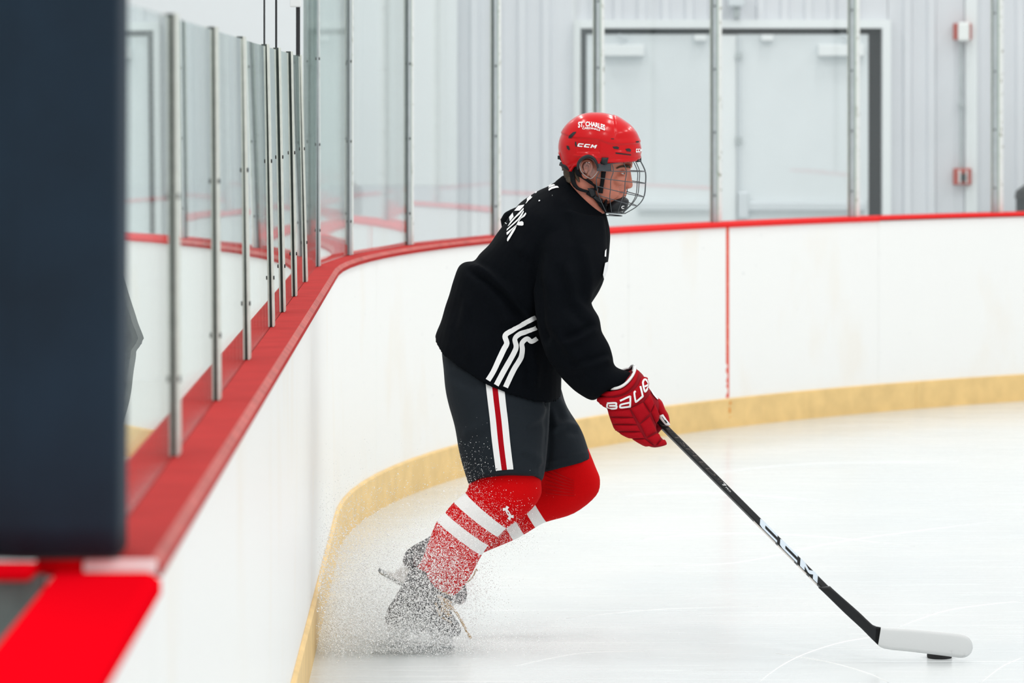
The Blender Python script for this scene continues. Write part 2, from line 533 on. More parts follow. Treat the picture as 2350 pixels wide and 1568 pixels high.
M_CUT = mat('ice_cut', (.74, .75, .745), .9, spec=.1)
def ice_pt(px, py):
    D = EYE * FPX / (py - HOR); return np.array([(px - CX) / FPX * D, D])
cuts = [[(1742, 1566), (1790, 1530), (1850, 1500), (1930, 1475), (2005, 1462)], [(2040, 1568), (1990, 1545), (1900, 1520), (1780, 1500)], [(1500, 1300), (1700, 1290), (1950, 1240), (2340, 1190)],
        [(1300, 1420), (1500, 1400), (1740, 1392)], [(1450, 1240), (1640, 1225), (1860, 1230), (2100, 1255)], [(1180, 1530), (1330, 1500), (1480, 1496)], [(2060, 1440), (2180, 1400), (2340, 1380)],
        [(1600, 1090), (1850, 1065), (2200, 1060)], [(1420, 1140), (1600, 1130), (1900, 1150)], [(2250, 1568), (2300, 1530), (2345, 1510)]]
for ci, c_ in enumerate(cuts):
    P = catmull([ice_pt(*q) for q in c_], 10); v = []; f = []
    for i, p in enumerate(P):
        t = P[min(i + 1, len(P) - 1)] - P[max(i - 1, 0)]; t = t / np.hypot(*t); w = (.0020 if ci else .0038) * math.sin(PI * (i + .3) / (len(P) + .6))
        nn = np.array([-t[1], t[0]]) * w
        v += [(p[0] + nn[0], p[1] + nn[1], .0), (p[0], p[1], .0016), (p[0] - nn[0], p[1] - nn[1], .0)]
    for i in range(len(P) - 1): f += [(3 * i, 3 * i + 1, 3 * i + 4, 3 * i + 3), (3 * i + 1, 3 * i + 2, 3 * i + 5, 3 * i + 4)]
    mobj('skate_mark', v, f, M_CUT, bpy.data.objects['floor'])

WY = 25.0
def wx(px): return (px - CX) / FPX * WY
def wz(py): return EYE - (py - HOR) / FPX * WY
wall = empty('wall_back', (0, WY, 0)); tag(wall, 'pale grey ribbed metal wall behind the glass', 'wall', kind='structure')
DX0, DX1, DZ = wx(1332), wx(2024), wz(66)
def rib_panel(x0, x1, z0, z1):
    """sheet with raised trapezoid ribs every 0.3 m, facing the camera"""
    pts = [(x0, 0)]
    x = x0 + 0.09
    while x + 0.10 < x1:
        pts += [(x, 0), (x + .015, -.032), (x + .055, -.032), (x + .07, 0)]
        x += 0.155
    pts.append((x1, 0))
    v = []; f = []
    for x, y in pts: v += [Vector((x, WY + y, z0)), Vector((x, WY + y, z1)), Vector((x, WY + .05, z0)), Vector((x, WY + .05, z1))]
    for i in range(len(pts) - 1):
        a = 4 * i; f += [(a, a + 4, a + 5, a + 1), (a + 2, a + 3, a + 7, a + 6), (a + 1, a + 5, a + 7, a + 3), (a, a + 2, a + 6, a + 4)]
    f += [(0, 1, 3, 2), (len(v) - 4, len(v) - 2, len(v) - 1, len(v) - 3)]
    return v, f
xs = [-8.2 + .94 * i for i in range(9)]
edges = [x for x in xs if x < DX0 - .25] + [DX0 - .04]
for a, b in zip(edges[:-1], edges[1:]):
    mobj('wall_panel', *rib_panel(a, b - .004, -.12, 6.0), M_WALL, wall, smooth=False)
mobj('wall_panel', *rib_panel(DX0 - .036, DX1 + .036, wz(46), 6.0), M_WALL, wall, smooth=False)
edges = [DX1 + .04, wx(2214), wx(2242), wx(2242) + .94, wx(2242) + 1.88, wx(2242) + 2.82, wx(2242) + 3.76, wx(2242) + 4.7, wx(2242) + 5.64, wx(2242) + 6.6, 12, 14, 16]
for i, (a, b) in enumerate(zip(edges[:-1], edges[1:])):
    if i == 1: MB().bx(a, b - .004, WY - .05, WY + .05, -.12, 6.0).build('wall_pilaster', M_WALLW, wall)
    else: mobj('wall_panel', *rib_panel(a, b - .004, -.12, 6.0), M_WALL, wall, smooth=False)
# smooth white sheets left of the ribs
MB().bx(-8.2, wx(1050), WY - .09, WY - .04, wz(425), 6).build('wall_lining', M_WALLW, wall)
MB().bx(-8.2, wx(1050), WY - .088, WY - .04, -.12, wz(425.2)).build('wall_lining', M_WALL, wall)

side = empty('wall_left', (-6.0, 14, 0)); tag(side, 'plain pale side wall beyond the low glass', 'wall', kind='structure')
for k_ in range(9):
    y_ = -.9 + 2.9 * k_
    MB().bx(-6.1, -6.0, y_, y_ + 2.89, -.12, 6.0).build('wall_panel', M_WALLW, side)

# door surround
fr = empty('trim_1', (wx(1680), WY, 0)); tag(fr, 'white steel frame around the double doors with a dark reveal', 'door frame', kind='structure')
MB().bx(wx(1318), wx(1332), WY - .07, WY + .05, -.12, wz(46)).build('jamb', M_FRAME, fr)
MB().bx(wx(2023), wx(2042), WY - .07, WY + .05, -.12, wz(46)).build('jamb', M_FRAME, fr)
MB().bx(wx(1332), wx(2023), WY - .07, WY + .05, wz(65), wz(46)).build('header', M_FRAME, fr)
MB().bx(wx(1332), wx(2023), WY + .03, WY + .06, -.12, wz(65)).build('reveal', M_DARK, fr)
MB().bx(wx(1640), wx(1690), WY - .045, WY + .028, -.12, wz(80)).build('mullion', M_FRAME, fr, bevel=.006)

def leaf(name, x0, x1, lab):
    d = empty(name, ((x0 + x1) / 2, WY, -.12)); tag(d, lab, 'door', kind='structure')
    MB().bx(x0, x1, WY - .03, WY + .025, -.11, wz(79)).build('leaf', M_DOOR, d, bevel=.004)
    return d
d1 = leaf('door_1', wx(1346), wx(1639), 'left leaf of the pale grey double door, behind the helmet')
d2 = leaf('door_2', wx(1691), wx(1992), 'right leaf of the pale grey double door with a vertical rod')
def bar(d, a, b):
    MB().bx(wx(a), wx(b), WY - .085, WY - .05, wz(482), wz(463)).build('push_bar', M_HARD, d, bevel=.006)
    MB().bx(wx(a), wx(b), WY - .05, WY - .03, wz(490), wz(456)).build('push_bar_backplate', M_DOOR, d)
bar(d1, 1465, 1632); bar(d2, 1712, 1985)
MB().bx(wx(1692), wx(1716), WY - .10, WY - .03, wz(500), wz(440)).build('latch_case', M_HARD, d2, bevel=.008)
for d, a, b, e in ((d1, 1383, 1478, 1420), (d2, 1875, 1980, 1930)):
    c = MB().bx(wx(a), wx(b), WY - .11, WY - .03, wz(129), wz(103)).build('door_closer', M_FRAME, d, bevel=.006)
    MB().tube([(wx(e), WY - .07, wz(103)), (wx(e + 22), WY - .11, wz(90)), (wx(e), WY - .06, wz(80))], .008).build('closer_arm', M_HARD, c)
for d, a in ((d1, 1592), (d2, 1745)):
    MB().bx(wx(a), wx(a + 28), WY - .09, WY - .03, wz(94), wz(80)).build('top_strike', M_FRAME, d, bevel=.004)
MB().tube([(wx(1694), WY - .055, wz(90)), (wx(1694), WY - .055, wz(445))], .010, 8).build('vertical_rod', M_HARD, d2)
for y in (128, 322):
    MB().bx(wx(1687), wx(1701), WY - .075, WY - .03, wz(y + 8), wz(y - 8)).build('rod_guide', M_POSTGREY, d2, bevel=.003)

# wall devices
s = empty('alarm_strobe', (wx(2206), WY - .06, wz(93))); tag(s, 'white fire alarm strobe with red sides, high on the wall', 'fire alarm')
MB().bx(wx(2185), wx(2226), WY - .10, WY - .032, wz(92), wz(54)).build('housing', M_REDBOX, s, bevel=.006)
MB().bx(wx(2194), wx(2220), WY - .13, WY - .10, wz(95), wz(52)).build('lens', M_PLAST, s, bevel=.012)
s = empty('alarm_pull_station', (wx(2205), WY - .06, wz(424))); tag(s, 'dark red fire alarm pull station low on the wall', 'fire alarm')
MB().bx(wx(2185), wx(2226), WY - .09, WY - .032, wz(424), wz(386)).build('housing', M_REDBOX, s, bevel=.006)
MB().bx(wx(2196), wx(2200), WY - .105, WY - .09, wz(420), wz(390)).build('rib', M_PLAST, s)
MB().bx(wx(2213), wx(2216), WY - .105, WY - .09, wz(420), wz(390)).build('rib', M_PLAST, s)
MB().bx(wx(2201), wx(2212), WY - .12, WY - .09, wz(415), wz(398)).build('handle', M_BLACK, s, bevel=.004)
s = empty('conduit', (wx(2203), WY - .06, wz(386))); tag(s, 'thin grey conduit joining the two fire alarm devices', 'conduit')
MB().tube([(wx(2203), WY - .062, wz(94)), (wx(2203), WY - .062, wz(386))], .011, 8).build('pipe', M_POSTGREY, s)
MB().bx(wx(2196), wx(2210), WY - .085, WY - .035, wz(245), wz(238)).build('clamp', M_POSTGREY, s)
s = empty('emergency_light', (wx(1688), WY - .08, wz(20))); tag(s, 'grey emergency light fixture above the double doors', 'lamp')
MB().bx(wx(1668), wx(1706), WY - .16, WY - .034, wz(16), wz(-30)).build('housing', M_HARD, s, bevel=.01)
MB().bx(wx(1682), wx(1694), WY - .12, WY - .034, wz(42), wz(16)).build('bracket', M_POSTGREY, s, bevel=.004)
s = empty('litter_bin', (wx(2362), 24.5, -.12)); tag(s, 'dark bin by the wall at the right edge of the photo', 'bin')
b = MB(); bx_ = wx(2366); 
b.tube([(bx_, 24.45, -.12), (bx_, 24.45, .75), (bx_, 24.45, 1.08)], [.14, .17, .17], 16); b.build('body', M_DARK, s, smooth=False)
b = MB(); b.tube([(bx_, 24.45, 1.081), (bx_, 24.45, 1.13), (bx_, 24.45, 1.2)], [.18, .17, .07], 16); b.build('lid', M_BLACK, s)

# ------------------------------------------------------------------ dasher boards
boards = empty('rink_boards', (P0.x, P0.y, 0))
tag(boards, 'white rink boards with yellow kick plate and red cap curving round the corner', 'rink boards')
seams = [S_START, s_at_depth(8.9), s_at_depth(11.55), s_at_px(820), s_at_px(1410), s_at_px(1990)]
while seams[-1] < S_END - 1.3: seams.append(seams[-1] + 2.44)
for a, b in zip(seams[:-1], seams[1:]):
    g = .0012
    mobj('board_panel', *strip(a + g, b - g, [(IN - .012, .15), (IN - .012, CAPZ - .026), (OUT + .02, CAPZ - .026), (OUT + .02, -.1), (IN - .012, -.1)]), M_BOARD, boards, smooth=False)
    mobj('kick_plate', *strip(a + g + .3, b - g + .3, [(IN + .002, -.02), (IN + .002, .146), (IN - .006, .152), (IN - .0115, .152), (IN - .0115, -.02)]), M_KICK, boards, smooth=False)
caps = [S_START, s_at_depth(8.2), s_at_depth(10.0), s_at_depth(12.35), s_at_depth(14.9), s_at_px(1120), s_at_px(1990)]
while caps[-1] < S_END - 1.3: caps.append(caps[-1] + 2.44)
for i, (a, b) in enumerate(zip(caps[:-1], caps[1:])):
    t = .026 if i < 6 else .020
    m = M_CAP if i < 5 else M_CAPFAR
    cv, cf = strip(a + .0015, b - .0015, [(IN, CAPZ - t), (IN, CAPZ - .012), (IN - .014, CAPZ), (.003, CAPZ), (.0, CAPZ - .006), (-.003, CAPZ), (OUT + .01, CAPZ), (OUT, CAPZ - .01), (OUT, CAPZ - t)])
    o = mobj('cap_rail', cv, cf, [m, M_CAPWORN if i < 5 else m], boards, smooth=False, midx=[1 if (q < len(cf) - 2 and q % 9 == 1) else 0 for q in range(len(cf))])
    mobj('cap_joint', *strip(a + .0015, b - .0015, [(-.0018, CAPZ - .004), (.0018, CAPZ - .004), (.0018, CAPZ + .0004), (-.0018, CAPZ + .0004)]), M_SEAM, o, smooth=False)
# red goal line painted on the boards
sl = s_at_px(1639.5)
def glp(s, z, e=.0006):
    p = path(s, IN - .012 + e)[0]; return Vector((p.x, p.y, z))
hw = .0150
v = []; f = []
zs = np.linspace(.155, CAPZ - .027, 60); rr = random.Random(3)
for i, z in enumerate(zs):
    chip = 0 if z > .36 else rr.choice([0, 0, .004, .012, .016])
    side = rr.random() < .7
    v += [glp(sl - hw + (chip if side else 0), z), glp(sl + hw - (0 if side else chip), z)]
for i in range(len(zs) - 1): f.append((2 * i, 2 * i + 1, 2 * i + 3, 2 * i + 2))
o = mobj('goal_line_mark', v, f, M_LINE, boards, smooth=False); o['label'] = 'thin chipped red line painted down the boards'
v = []; f = []
for z0, z1, a, b in ((.118, .138, -.006, .016), (.075, .108, -.010, .010), (.05, .06, -.004, .008)):
    n = len(v)
    for ss, z in ((sl + a, z0), (sl + b, z0 + .004), (sl + b - .004, z1), (sl + a + .003, z1 - .003)):
        p = path(ss, IN + .0027)[0]; v.append(Vector((p.x, p.y, z)))
    f.append((n, n + 1, n + 2, n + 3))
mobj('goal_line_remnant', v, f, mat('orange_mark', (.75, .27, .03), .6), boards, smooth=False)

# near gate: newer board with a bright red top, a little lower than the old cap
gate = empty('bench_gate', (path(S_START - .8)[0].x, path(S_START - .8)[0].y, 0))
tag(gate, 'bright red topped board in the blurred lower left foreground', 'gate')
GZ = CAPZ - .019; s0 = s_at_depth(1.6)
mobj('gate_cap', *strip(s0, S_START - .004, [(IN, GZ - .03), (IN, GZ - .012), (IN - .018, GZ), (-.052, GZ), (-.062, GZ - .012), (-.062, GZ - .03)]), M_CAPNEW, gate, smooth=False)
mobj('gate_panel', *strip(s0, S_START - .004, [(IN - .012, -.1), (IN - .012, GZ - .03), (-.05, GZ - .03), (-.05, -.1)]), M_BOARD, gate, smooth=False)
mobj('kick_plate', *strip(s0, S_START + .28, [(IN + .002, -.02), (IN + .002, .146), (IN - .006, .152), (IN - .0115, .152), (IN - .0115, -.02)]), M_KICK, gate, smooth=False)
# white core of the old cap showing at its cut end
a = S_START - .0025
mobj('cap_end', *strip(a, a + .0035, [(IN - .006, CAPZ - .021), (IN - .006, CAPZ - .004), (IN - .010, CAPZ - .001), (-.012, CAPZ - .001), (-.015, CAPZ - .004), (-.015, CAPZ - .018), (-.012, CAPZ - .021)]), mat('cap_core_white', (.95, .95, .94), .6), boards, smooth=False)

mobj('cap_end', *strip(a, a + .0035, [(-.018, CAPZ - .021), (-.018, CAPZ - .001), (OUT + .008, CAPZ - .001), (OUT + .001, CAPZ - .012), (OUT + .001, CAPZ - .021)]), M_CAPNEW, boards, smooth=False)

# players' bench behind the gate
bench = empty('bench_rail', (-.95, 5.2, 0)); tag(bench, 'red topped rail at the left edge behind the padded pillar', 'rail')
MB().bx(-1.6, -.662, 5.28, 5.375, CAPZ - .018, CAPZ - .001).build('cap_rail', M_CAPNEW, bench, bevel=.006)
MB().bx(-1.6, -.6515, 5.31, 5.37, -.12, CAPZ - .019).build('rail_panel', mat('rail_grey', (.16, .19, .18), .7, var=.5, vscale=9), bench)

# padded pillar
prof = [(-.553, 5.40), (-.551, 5.45), (-.556, 5.53), (-.60, 5.54), (-.80, 5.54), (-.84, 5.50), (-.80, 5.425), (-.705, 5.385), (-.68, 5.380), (-.60, 5.383), (-.565, 5.388)]
pil = empty('padded_pillar', (-.68, 5.45, CAPZ)); tag(pil, 'dark navy padded pillar in the blurred left foreground', 'pillar')
pr = catmull_closed(prof, 4)
v = []; f = []; zz = list(np.linspace(CAPZ + .006, 2.4, 30)); n = len(pr)
for z in zz:
    for p in pr:
        c = np.array([-.68, 5.46]); k = 1 + .012 * noise.noise(Vector((p[0] * 6, p[1] * 6, z * 2.5)))
        q = c + (p - c) * k
        v.append(Vector((q[0], q[1], z)))
for i in range(len(zz) - 1):
    for j in range(n): f.append((i * n + j, i * n + (j + 1) % n, (i + 1) * n + (j + 1) % n, (i + 1) * n + j))
f.append(tuple(range(n))[::-1]); f.append(tuple((len(zz) - 1) * n + j for j in range(n)))
mobj('pad', v, f, M_PAD, pil)
v = []; f = []
for z in (CAPZ, CAPZ + .006):
    for p in pr:
        q = np.array([-.68, 5.46]) + (p - np.array([-.68, 5.46])) * .97
        v.append(Vector((q[0], q[1], z)))
for j in range(n): f.append((j, (j + 1) % n, n + (j + 1) % n, n + j))
f.append(tuple(range(n))[::-1]); f.append(tuple(n + j for j in range(n)))
mobj('pad_base', v, f, M_BLACK, pil, smooth=False)

# ------------------------------------------------------------------ glass barriers
PH = 0.80; PT = 1.9
low = empty('side_glass_barrier', (path(s_at_depth(9))[0].x, 9, CAPZ)); tag(low, 'low glass barrier on slim posts along the straight side boards', 'glass barrier')
tall = empty('corner_glass_barrier', (path(3)[0].x, path(3)[0].y, CAPZ)); tag(tall, 'tall glass barrier on metal posts round the rink corner', 'glass barrier')

def frame_at(s):
    p, t, n = path(s)
    return Vector((p.x, p.y, 0)), Vector((t.x, t.y, 0)), Vector((n.x, n.y, 0))
UP = Vector((0, 0, 1))
def post(par, s, h, lean=0.0, wide=True):
    p, t, n = frame_at(s)
    up = (UP - t * 0 + n * -lean).normalized()
    ax = (t, n, up); c = p + UP * (CAPZ + .001) + up * (h / 2)
    hh = h / 2
    core = MB().box(c, (.011, .0080, hh), ax).build('post', M_RUBBER, par)
    MB().box(c + n * .0105 - t * .016, (.019, .0023, hh), ax).build('front_flange', M_POSTGREY if wide else M_POSTPALE, core, bevel=.0008)
    MB().box(c + n * .0105 + t * .0062, (.0046, .0023, hh), ax).build('glass_edge', M_GLEDGE, core)
    MB().box(c + n * .0105 + t * .0285, (.0175, .0023, hh), ax).build('glazing_strip', M_STRIP if wide else M_POSTPALE, core, bevel=.0006)
    MB().box(c - n * .0108, (.030, .0026, hh), ax).build('rear_flange', M_POSTPALE, core, bevel=.0008)
    for z in np.arange(.14, h - .05, .33):
        q = p + UP * CAPZ + up * z + n * .0128 - t * .024
        MB().tube([q, q + n * .004], .0055, 8).build('screw', M_BLACK, core)
    return core
def pane(par, sa, sb, h, z0=.004, lean=0.0):
    a, ta, na = frame_at(sa); b, tb, nb = frame_at(sb)
    t = (b - a).normalized(); n = Vector((t.y, -t.x, 0)); L = (b - a).length
    c = (a + b) / 2 + UP * (CAPZ + z0 + h / 2) - n * lean * h / 2
    MB().box(c, (L / 2 - .014, .0045, h / 2), (t, n, (UP - n * lean).normalized())).build('glass_pane', M_GLASS, par)
lowd = [6.961, 8.239, 9.518, 10.88, 11.635, 12.558, 13.542]
lows = [s_at_depth(y) for y in lowd]
leans = [.005, .008, .016, .020, .019, .018, .026]
for s_, l_ in zip(lows, leans): post(low, s_, PH, l_, wide=False)
s8 = s_at_depth(14.78)
talls = [s8] + [s_at_px(x) for x in (800, 937, 1136, 1372, 1641, 1957, 2286, 2620, 2960)]
while talls[-1] < S_END - 1.5: talls.append(talls[-1] + 1.22)
for i, s_ in enumerate(talls): post(tall, s_, PT, .004 if i == 0 else 0)
ls = [s_at_depth(5.62)] + lows
pl2 = [.005] + leans
for i, (a, b) in enumerate(zip(ls[:-1], ls[1:])): pane(low, a, b, PH - .01, lean=(pl2[i] + pl2[i + 1]) / 2)
pane(tall, lows[-1] + .05, talls[0], PT - .01)
for a, b in zip(talls[:-1], talls[1:]): pane(tall, a, b, PT - .01)
# black net poles above some of the low posts
for i, (k, w, lab) in enumerate(((3, .0026, 'thin black rod above the fourth low glass post'), (4, .0032, 'thin black rod above the fifth low glass post'), (6, .0075, 'thick black rod with white bracket above the seventh low post'))):
    p, t, n = frame_at(lows[k]); p = p - n * leans[k] * PH
    r = empty('net_rod', p + UP * (CAPZ + PH)); tag(r, lab, 'rod', 'black rods on the low posts')
    MB().tube([p + UP * (CAPZ + PH + .001), p + UP * (CAPZ + PH + 1.2)], w, 8).build('rod', M_BLACK, r)
    if k == 6:
        q = p + UP * (CAPZ + PH + .185)
        MB().box(q - t * .015 - n * .008, (.012, .02, .016), (t, n, UP)).build('bracket', M_PLAST, r, bevel=.004)

# ------------------------------------------------------------------ the player
M_SKIN = mat('skin', (.56, .185, .12), .5, var=.18, vscale=16)
M_LIP = mat('lip', (.45, .16, .13), .5)
M_HAIR = mat('hair', (.07, .045, .025), .7, var=.4, vscale=60, bump=.5, bscale=200)
M_JERSEY = mat('jersey_black', (.0022, .0032, .0048), .9, spec=.06, bump=.12, bscale=420)
M_PANTS = mat('pants_black', (.0085, .0130, .0180), .8, spec=.2, bump=.2, bscale=160)
M_RED = mat('sock_red', (.56, .0015, .003), .9, spec=.08, bump=.25, bscale=300)
M_WHITE = mat('sock_white', (.80, .80, .79), .85, spec=.2, bump=.2, bscale=300)
M_PRINT = mat('print_white', (.82, .82, .82), .6)
M_STRIPR = mat('stripe_red', (.37, .003, .009), .8, spec=.05)
M_HELM = mat('helmet_red', (.56, .0010, .004), .22, spec=.22, coat=.15)
M_HDARK = mat('helmet_vent', (.012, .010, .012), .7)
M_STRAP = mat('strap_black', (.006, .007, .009), .8, spec=.2, bump=.2, bscale=400)
M_WIRE = mat('cage_wire', (.10, .11, .12), .3, metal=.7)
M_CLIP = mat('clip_black', (.011, .013, .016), .5, spec=.35)
M_GLOVE = mat('glove_red', (.37, .0015, .008), .75, spec=.12, bump=.35, bscale=500)
M_GLOVED = mat('glove_red_core', (.25, .003, .010), .8, spec=.2)
M_BOOT = mat('boot_black', (.03, .033, .037), .5, var=.3, vscale=30)
M_HOLDER = mat('holder_white', (.80, .81, .80), .4)
M_STEEL = mat('steel', (.45, .47, .48), .3, metal=.9)
M_LACE = mat('lace_tan', (.52, .36, .19), .8)
M_EYE = mat('eyeball', (.62, .58, .54), .3)
M_IRIS = mat('iris', (.03, .04, .045), .3)
def clear_mat():
    m = glass_material('clear_plastic', (.95, .95, .95)); return m
M_CLEAR = clear_mat()

person = empty('person', W(960, 1490, 11.97))
tag(person, 'hockey player in black practice jersey, red helmet and red socks skating right with a stick', 'person')

# ---- jersey
torso = loft([
    (1294, 409, 1390, 490, 12.13, .085, 14),
    (1258, 427, 1397, 528, 12.14, .16, 10),
    (1204, 459, 1398, 566, 12.15, .225, 4),
    (1174, 492, 1394, 606, 12.15, .235),
    (1128, 552, 1382, 655, 12.15, .225),
    (1099, 583, 1352, 710, 12.15, .212),
    (1087, 598, 1338, 732, 12.15, .21),
    (1064, 602, 1320, 760, 12.15, .215),
    (1046, 624, 1306, 790, 12.15, .218),
    (1020, 708, 1293, 832, 12.15, .220),
    (1010, 740, 1289, 866, 12.14, .226, 22),
    (1001, 764, 1287, 890, 12.14, .232, 36),
    (997, 775, 1286, 901, 12.14, .234, 42),
], n=40, k=5, ex=2.25)
sleeve = loft([
    (1250, 470, 1385, 500, 12.06, .10),
    (1232, 540, 1393, 560, 11.99, .105),
    (1228, 620, 1390, 622, 11.94, .10),
    (1230, 690, 1358, 688, 11.91, .095),
    (1234, 735, 1375, 728, 11.89, .096),
    (1238, 762, 1379, 748, 11.885, .094),
    (1244, 790, 1382, 764, 11.88, .092),
    (1258, 828, 1399, 792, 11.88, .090),
    (1288, 868, 1408, 818, 11.88, .083),
    (1325, 905, 1412, 838, 11.88, .075),
    (1360, 920, 1426, 848, 11.88, .066),
    (1382, 906, 1450, 858, 11.88, .052),
    (1408, 916, 1462, 874, 11.885, .044),
], n=30, k=4)
sleeve_l = loft([
    (1186, 476, 1330, 510, 12.33, .08),
    (1148, 504, 1330, 560, 12.38, .085),
    (1180, 610, 1320, 640, 12.42, .075),
    (1215, 720, 1310, 700, 12.40, .07),
    (1235, 790, 1320, 740, 12.32, .062),
    (1262, 800, 1330, 745, 12.20, .052),
    (1275, 795, 1332, 750, 12.13, .045),
], n=24, k=3)
jm = remesh(*merge([torso, sleeve, sleeve_l]), .0062, 2)
co, no = mesh_arrays(jm)
def setco(me, c): me.vertices.foreach_set('co', c.reshape(-1).astype(np.float32)); me.update()
FOLDS = [
    ([(1072, 604), (1120, 632), (1168, 676), (1205, 722), (1232, 760)], .018, 9, -.020),
    ([(1236, 560), (1234, 650), (1240, 740), (1250, 800)], -.016, 12, 0),
    ([(1340, 560), (1352, 640), (1345, 700)], .009, 12, -.008),
    ([(1300, 600), (1318, 690), (1362, 742)], .010, 13, -.010),
    ([(1372, 752), (1330, 778), (1290, 790)], .012, 9, -.010),
    ([(1405, 822), (1360, 838), (1310, 850)], .010, 9, -.009),
    ([(1260, 740), (1300, 800), (1350, 850)], .007, 12, -.006),
    ([(1150, 700), (1165, 760), (1150, 850)], .006, 16, -.005),
    ([(1070, 680), (1062, 750), (1085, 830)], .006, 14, -.004),
    ([(1185, 560), (1240, 600), (1270, 680)], .007, 16, -.005),
    ([(1290, 450), (1320, 500), (1330, 560)], .007, 14, -.006),
    ([(1215, 800), (1230, 850), (1225, 895)], .008, 12, -.008),
    ([(1150, 740), (1190, 735), (1225, 750)], .008, 10, -.006),
]
for line, h, w, st in FOLDS: co = fold(co, no, line, h, w, True, st)
wr = np.array([noise.noise(Vector((c[0] * 9, c[1] * 6, c[2] * 7))) + .5 * noise.noise(Vector((c[0] * 22, c[1] * 14, c[2] * 16))) for c in co])
co = co + no * (wr * .0055)[:, None]
setco(jm, co)
jersey = obj_from_mesh('jersey', jm, M_JERSEY, person)
JB = bvh_of(jm)

# three hem stripes
for k_, pts in enumerate((
    [(1120, 873), (1135, 848), (1156, 803), (1163, 788), (1160, 770), (1178, 757), (1200, 744), (1228, 729)],
    [(1139, 884), (1158, 848), (1178, 812), (1184, 796), (1181, 778), (1192, 767), (1210, 761), (1229, 752)],
    [(1160, 889), (1172, 862), (1180, 846), (1194, 822), (1198, 803), (1197, 789), (1204, 780), (1211, 778), (1219, 784), (1231, 777)])):
    ribbon('hem_stripe', pts, [12, 12, 11.5, 11, 11, 10], JB, .0035, M_PRINT, jersey, k=6, across=4)
# name lettering across the shoulder blades, seen from the side
def tl(x, y): return 1140 + x * .1148, 400 + y * .1148
NAME = [
    [(770, 345), (800, 350), (785, 380), (765, 372)],
    [(612, 495), (690, 430), (695, 462), (720, 462), (690, 500), (645, 535), (600, 590), (582, 600), (612, 545)],
    [(360, 740), (440, 640), (560, 618), (545, 650), (470, 735)],
    [(258, 865), (330, 775), (350, 855), (275, 950)],
    [(228, 1050), (290, 945), (545, 680), (550, 710), (480, 800), (390, 880), (260, 1030)],
    [(208, 1140), (215, 1100), (430, 900), (545, 735), (555, 755), (510, 850), (440, 930), (250, 1100)],
    [(212, 1222), (205, 1175), (400, 1020), (450, 930), (590, 770), (600, 800), (570, 850), (490, 900), (420, 1010), (340, 1090), (240, 1205)],
    [(232, 1352), (216, 1330), (220, 1290), (330, 1110), (410, 1030), (380, 1110), (280, 1280)],
    [(415, 1020), (450, 960), (520, 945), (545, 970), (545, 1020), (520, 1035), (450, 1030)],
    [(170, 975), (185, 970), (215, 1000), (200, 1005)],
]
polydecal('name_lettering', NAME, JB, .0025, M_PRINT, jersey, tl, 2)
polydecal('collar_logo', [
    [(1040, 250), (1065, 212), (1100, 205), (1105, 215), (1045, 262)],
    [(1042, 285), (1042, 270), (1115, 215), (1150, 210), (1175, 235), (1120, 250)],
    [(1045, 345), (1042, 305), (1110, 260), (1190, 245), (1225, 250), (1242, 282), (1190, 285), (1110, 305)]], JB, .0025, M_PRINT, jersey, tl, 1)
polydecal('chest_logo', [[(1385, 604), (1393, 600), (1390, 622), (1382, 639), (1380, 630)], [(1385, 577), (1388, 572), (1387, 590), (1384, 590)]], JB, .006, M_PRINT, jersey, None, 1)

# collar: a folded band with placket
def collar_pt(a, r):
    L = W(1293, 404, 12.12); R = W(1388, 492, 12.12); C = (L + R) / 2; h = (R - L) / 2
    return C + h * math.cos(a) * r + Vector((0, .082 * math.sin(a) * r, -.020 * max(0, -math.sin(a))))
v = []; f = []; n = 36
axis = (W(1366, 415, 12.12) - W(1338, 450, 12.12)).normalized()
for j, (dz, r) in enumerate(((-.03, 1.10), (-.004, 1.04), (.006, .98), (.002, .94), (-.03, .92))):
    for i in range(n):
        v.append(collar_pt(2 * PI * i / n, r) + axis * dz)
for j in range(4):
    for i in range(n): f.append((j * n + i, j * n + (i + 1) % n, (j + 1) * n + (i + 1) % n, (j + 1) * n + i))
mobj('collar', v, f, M_JERSEY, jersey)

# ---- pants
pr_ = loft([
    (1026, 760, 1258, 850, 12.13, .145),
    (1014, 805, 1266, 890, 12.11, .155),
    (1020, 872, 1263, 925, 12.055, .142),
    (1037, 960, 1260, 978, 12.03, .128),
    (1054, 1036, 1255, 1042, 12.01, .118),
    (1066, 1082, 1249, 1085, 12.005, .113, -10),
    (1076, 1116, 1245, 1106, 12.00, .110, -30),
], n=34, k=5, ex=2.2)
pl_ = loft([
    (1090, 820, 1270, 860, 12.2, .15),
    (1110, 880, 1287, 892, 12.26, .13),
    (1140, 930, 1303, 935, 12.28, .115),
    (1180, 1000, 1334, 988, 12.28, .105),
    (1200, 1050, 1349, 1030, 12.28, .100),
    (1222, 1086, 1357, 1052, 12.28, .097),
], n=30, k=4, ex=2.2)
pm = remesh(*merge([pr_, pl_]), .0065, 2)
co, no = mesh_arrays(pm)
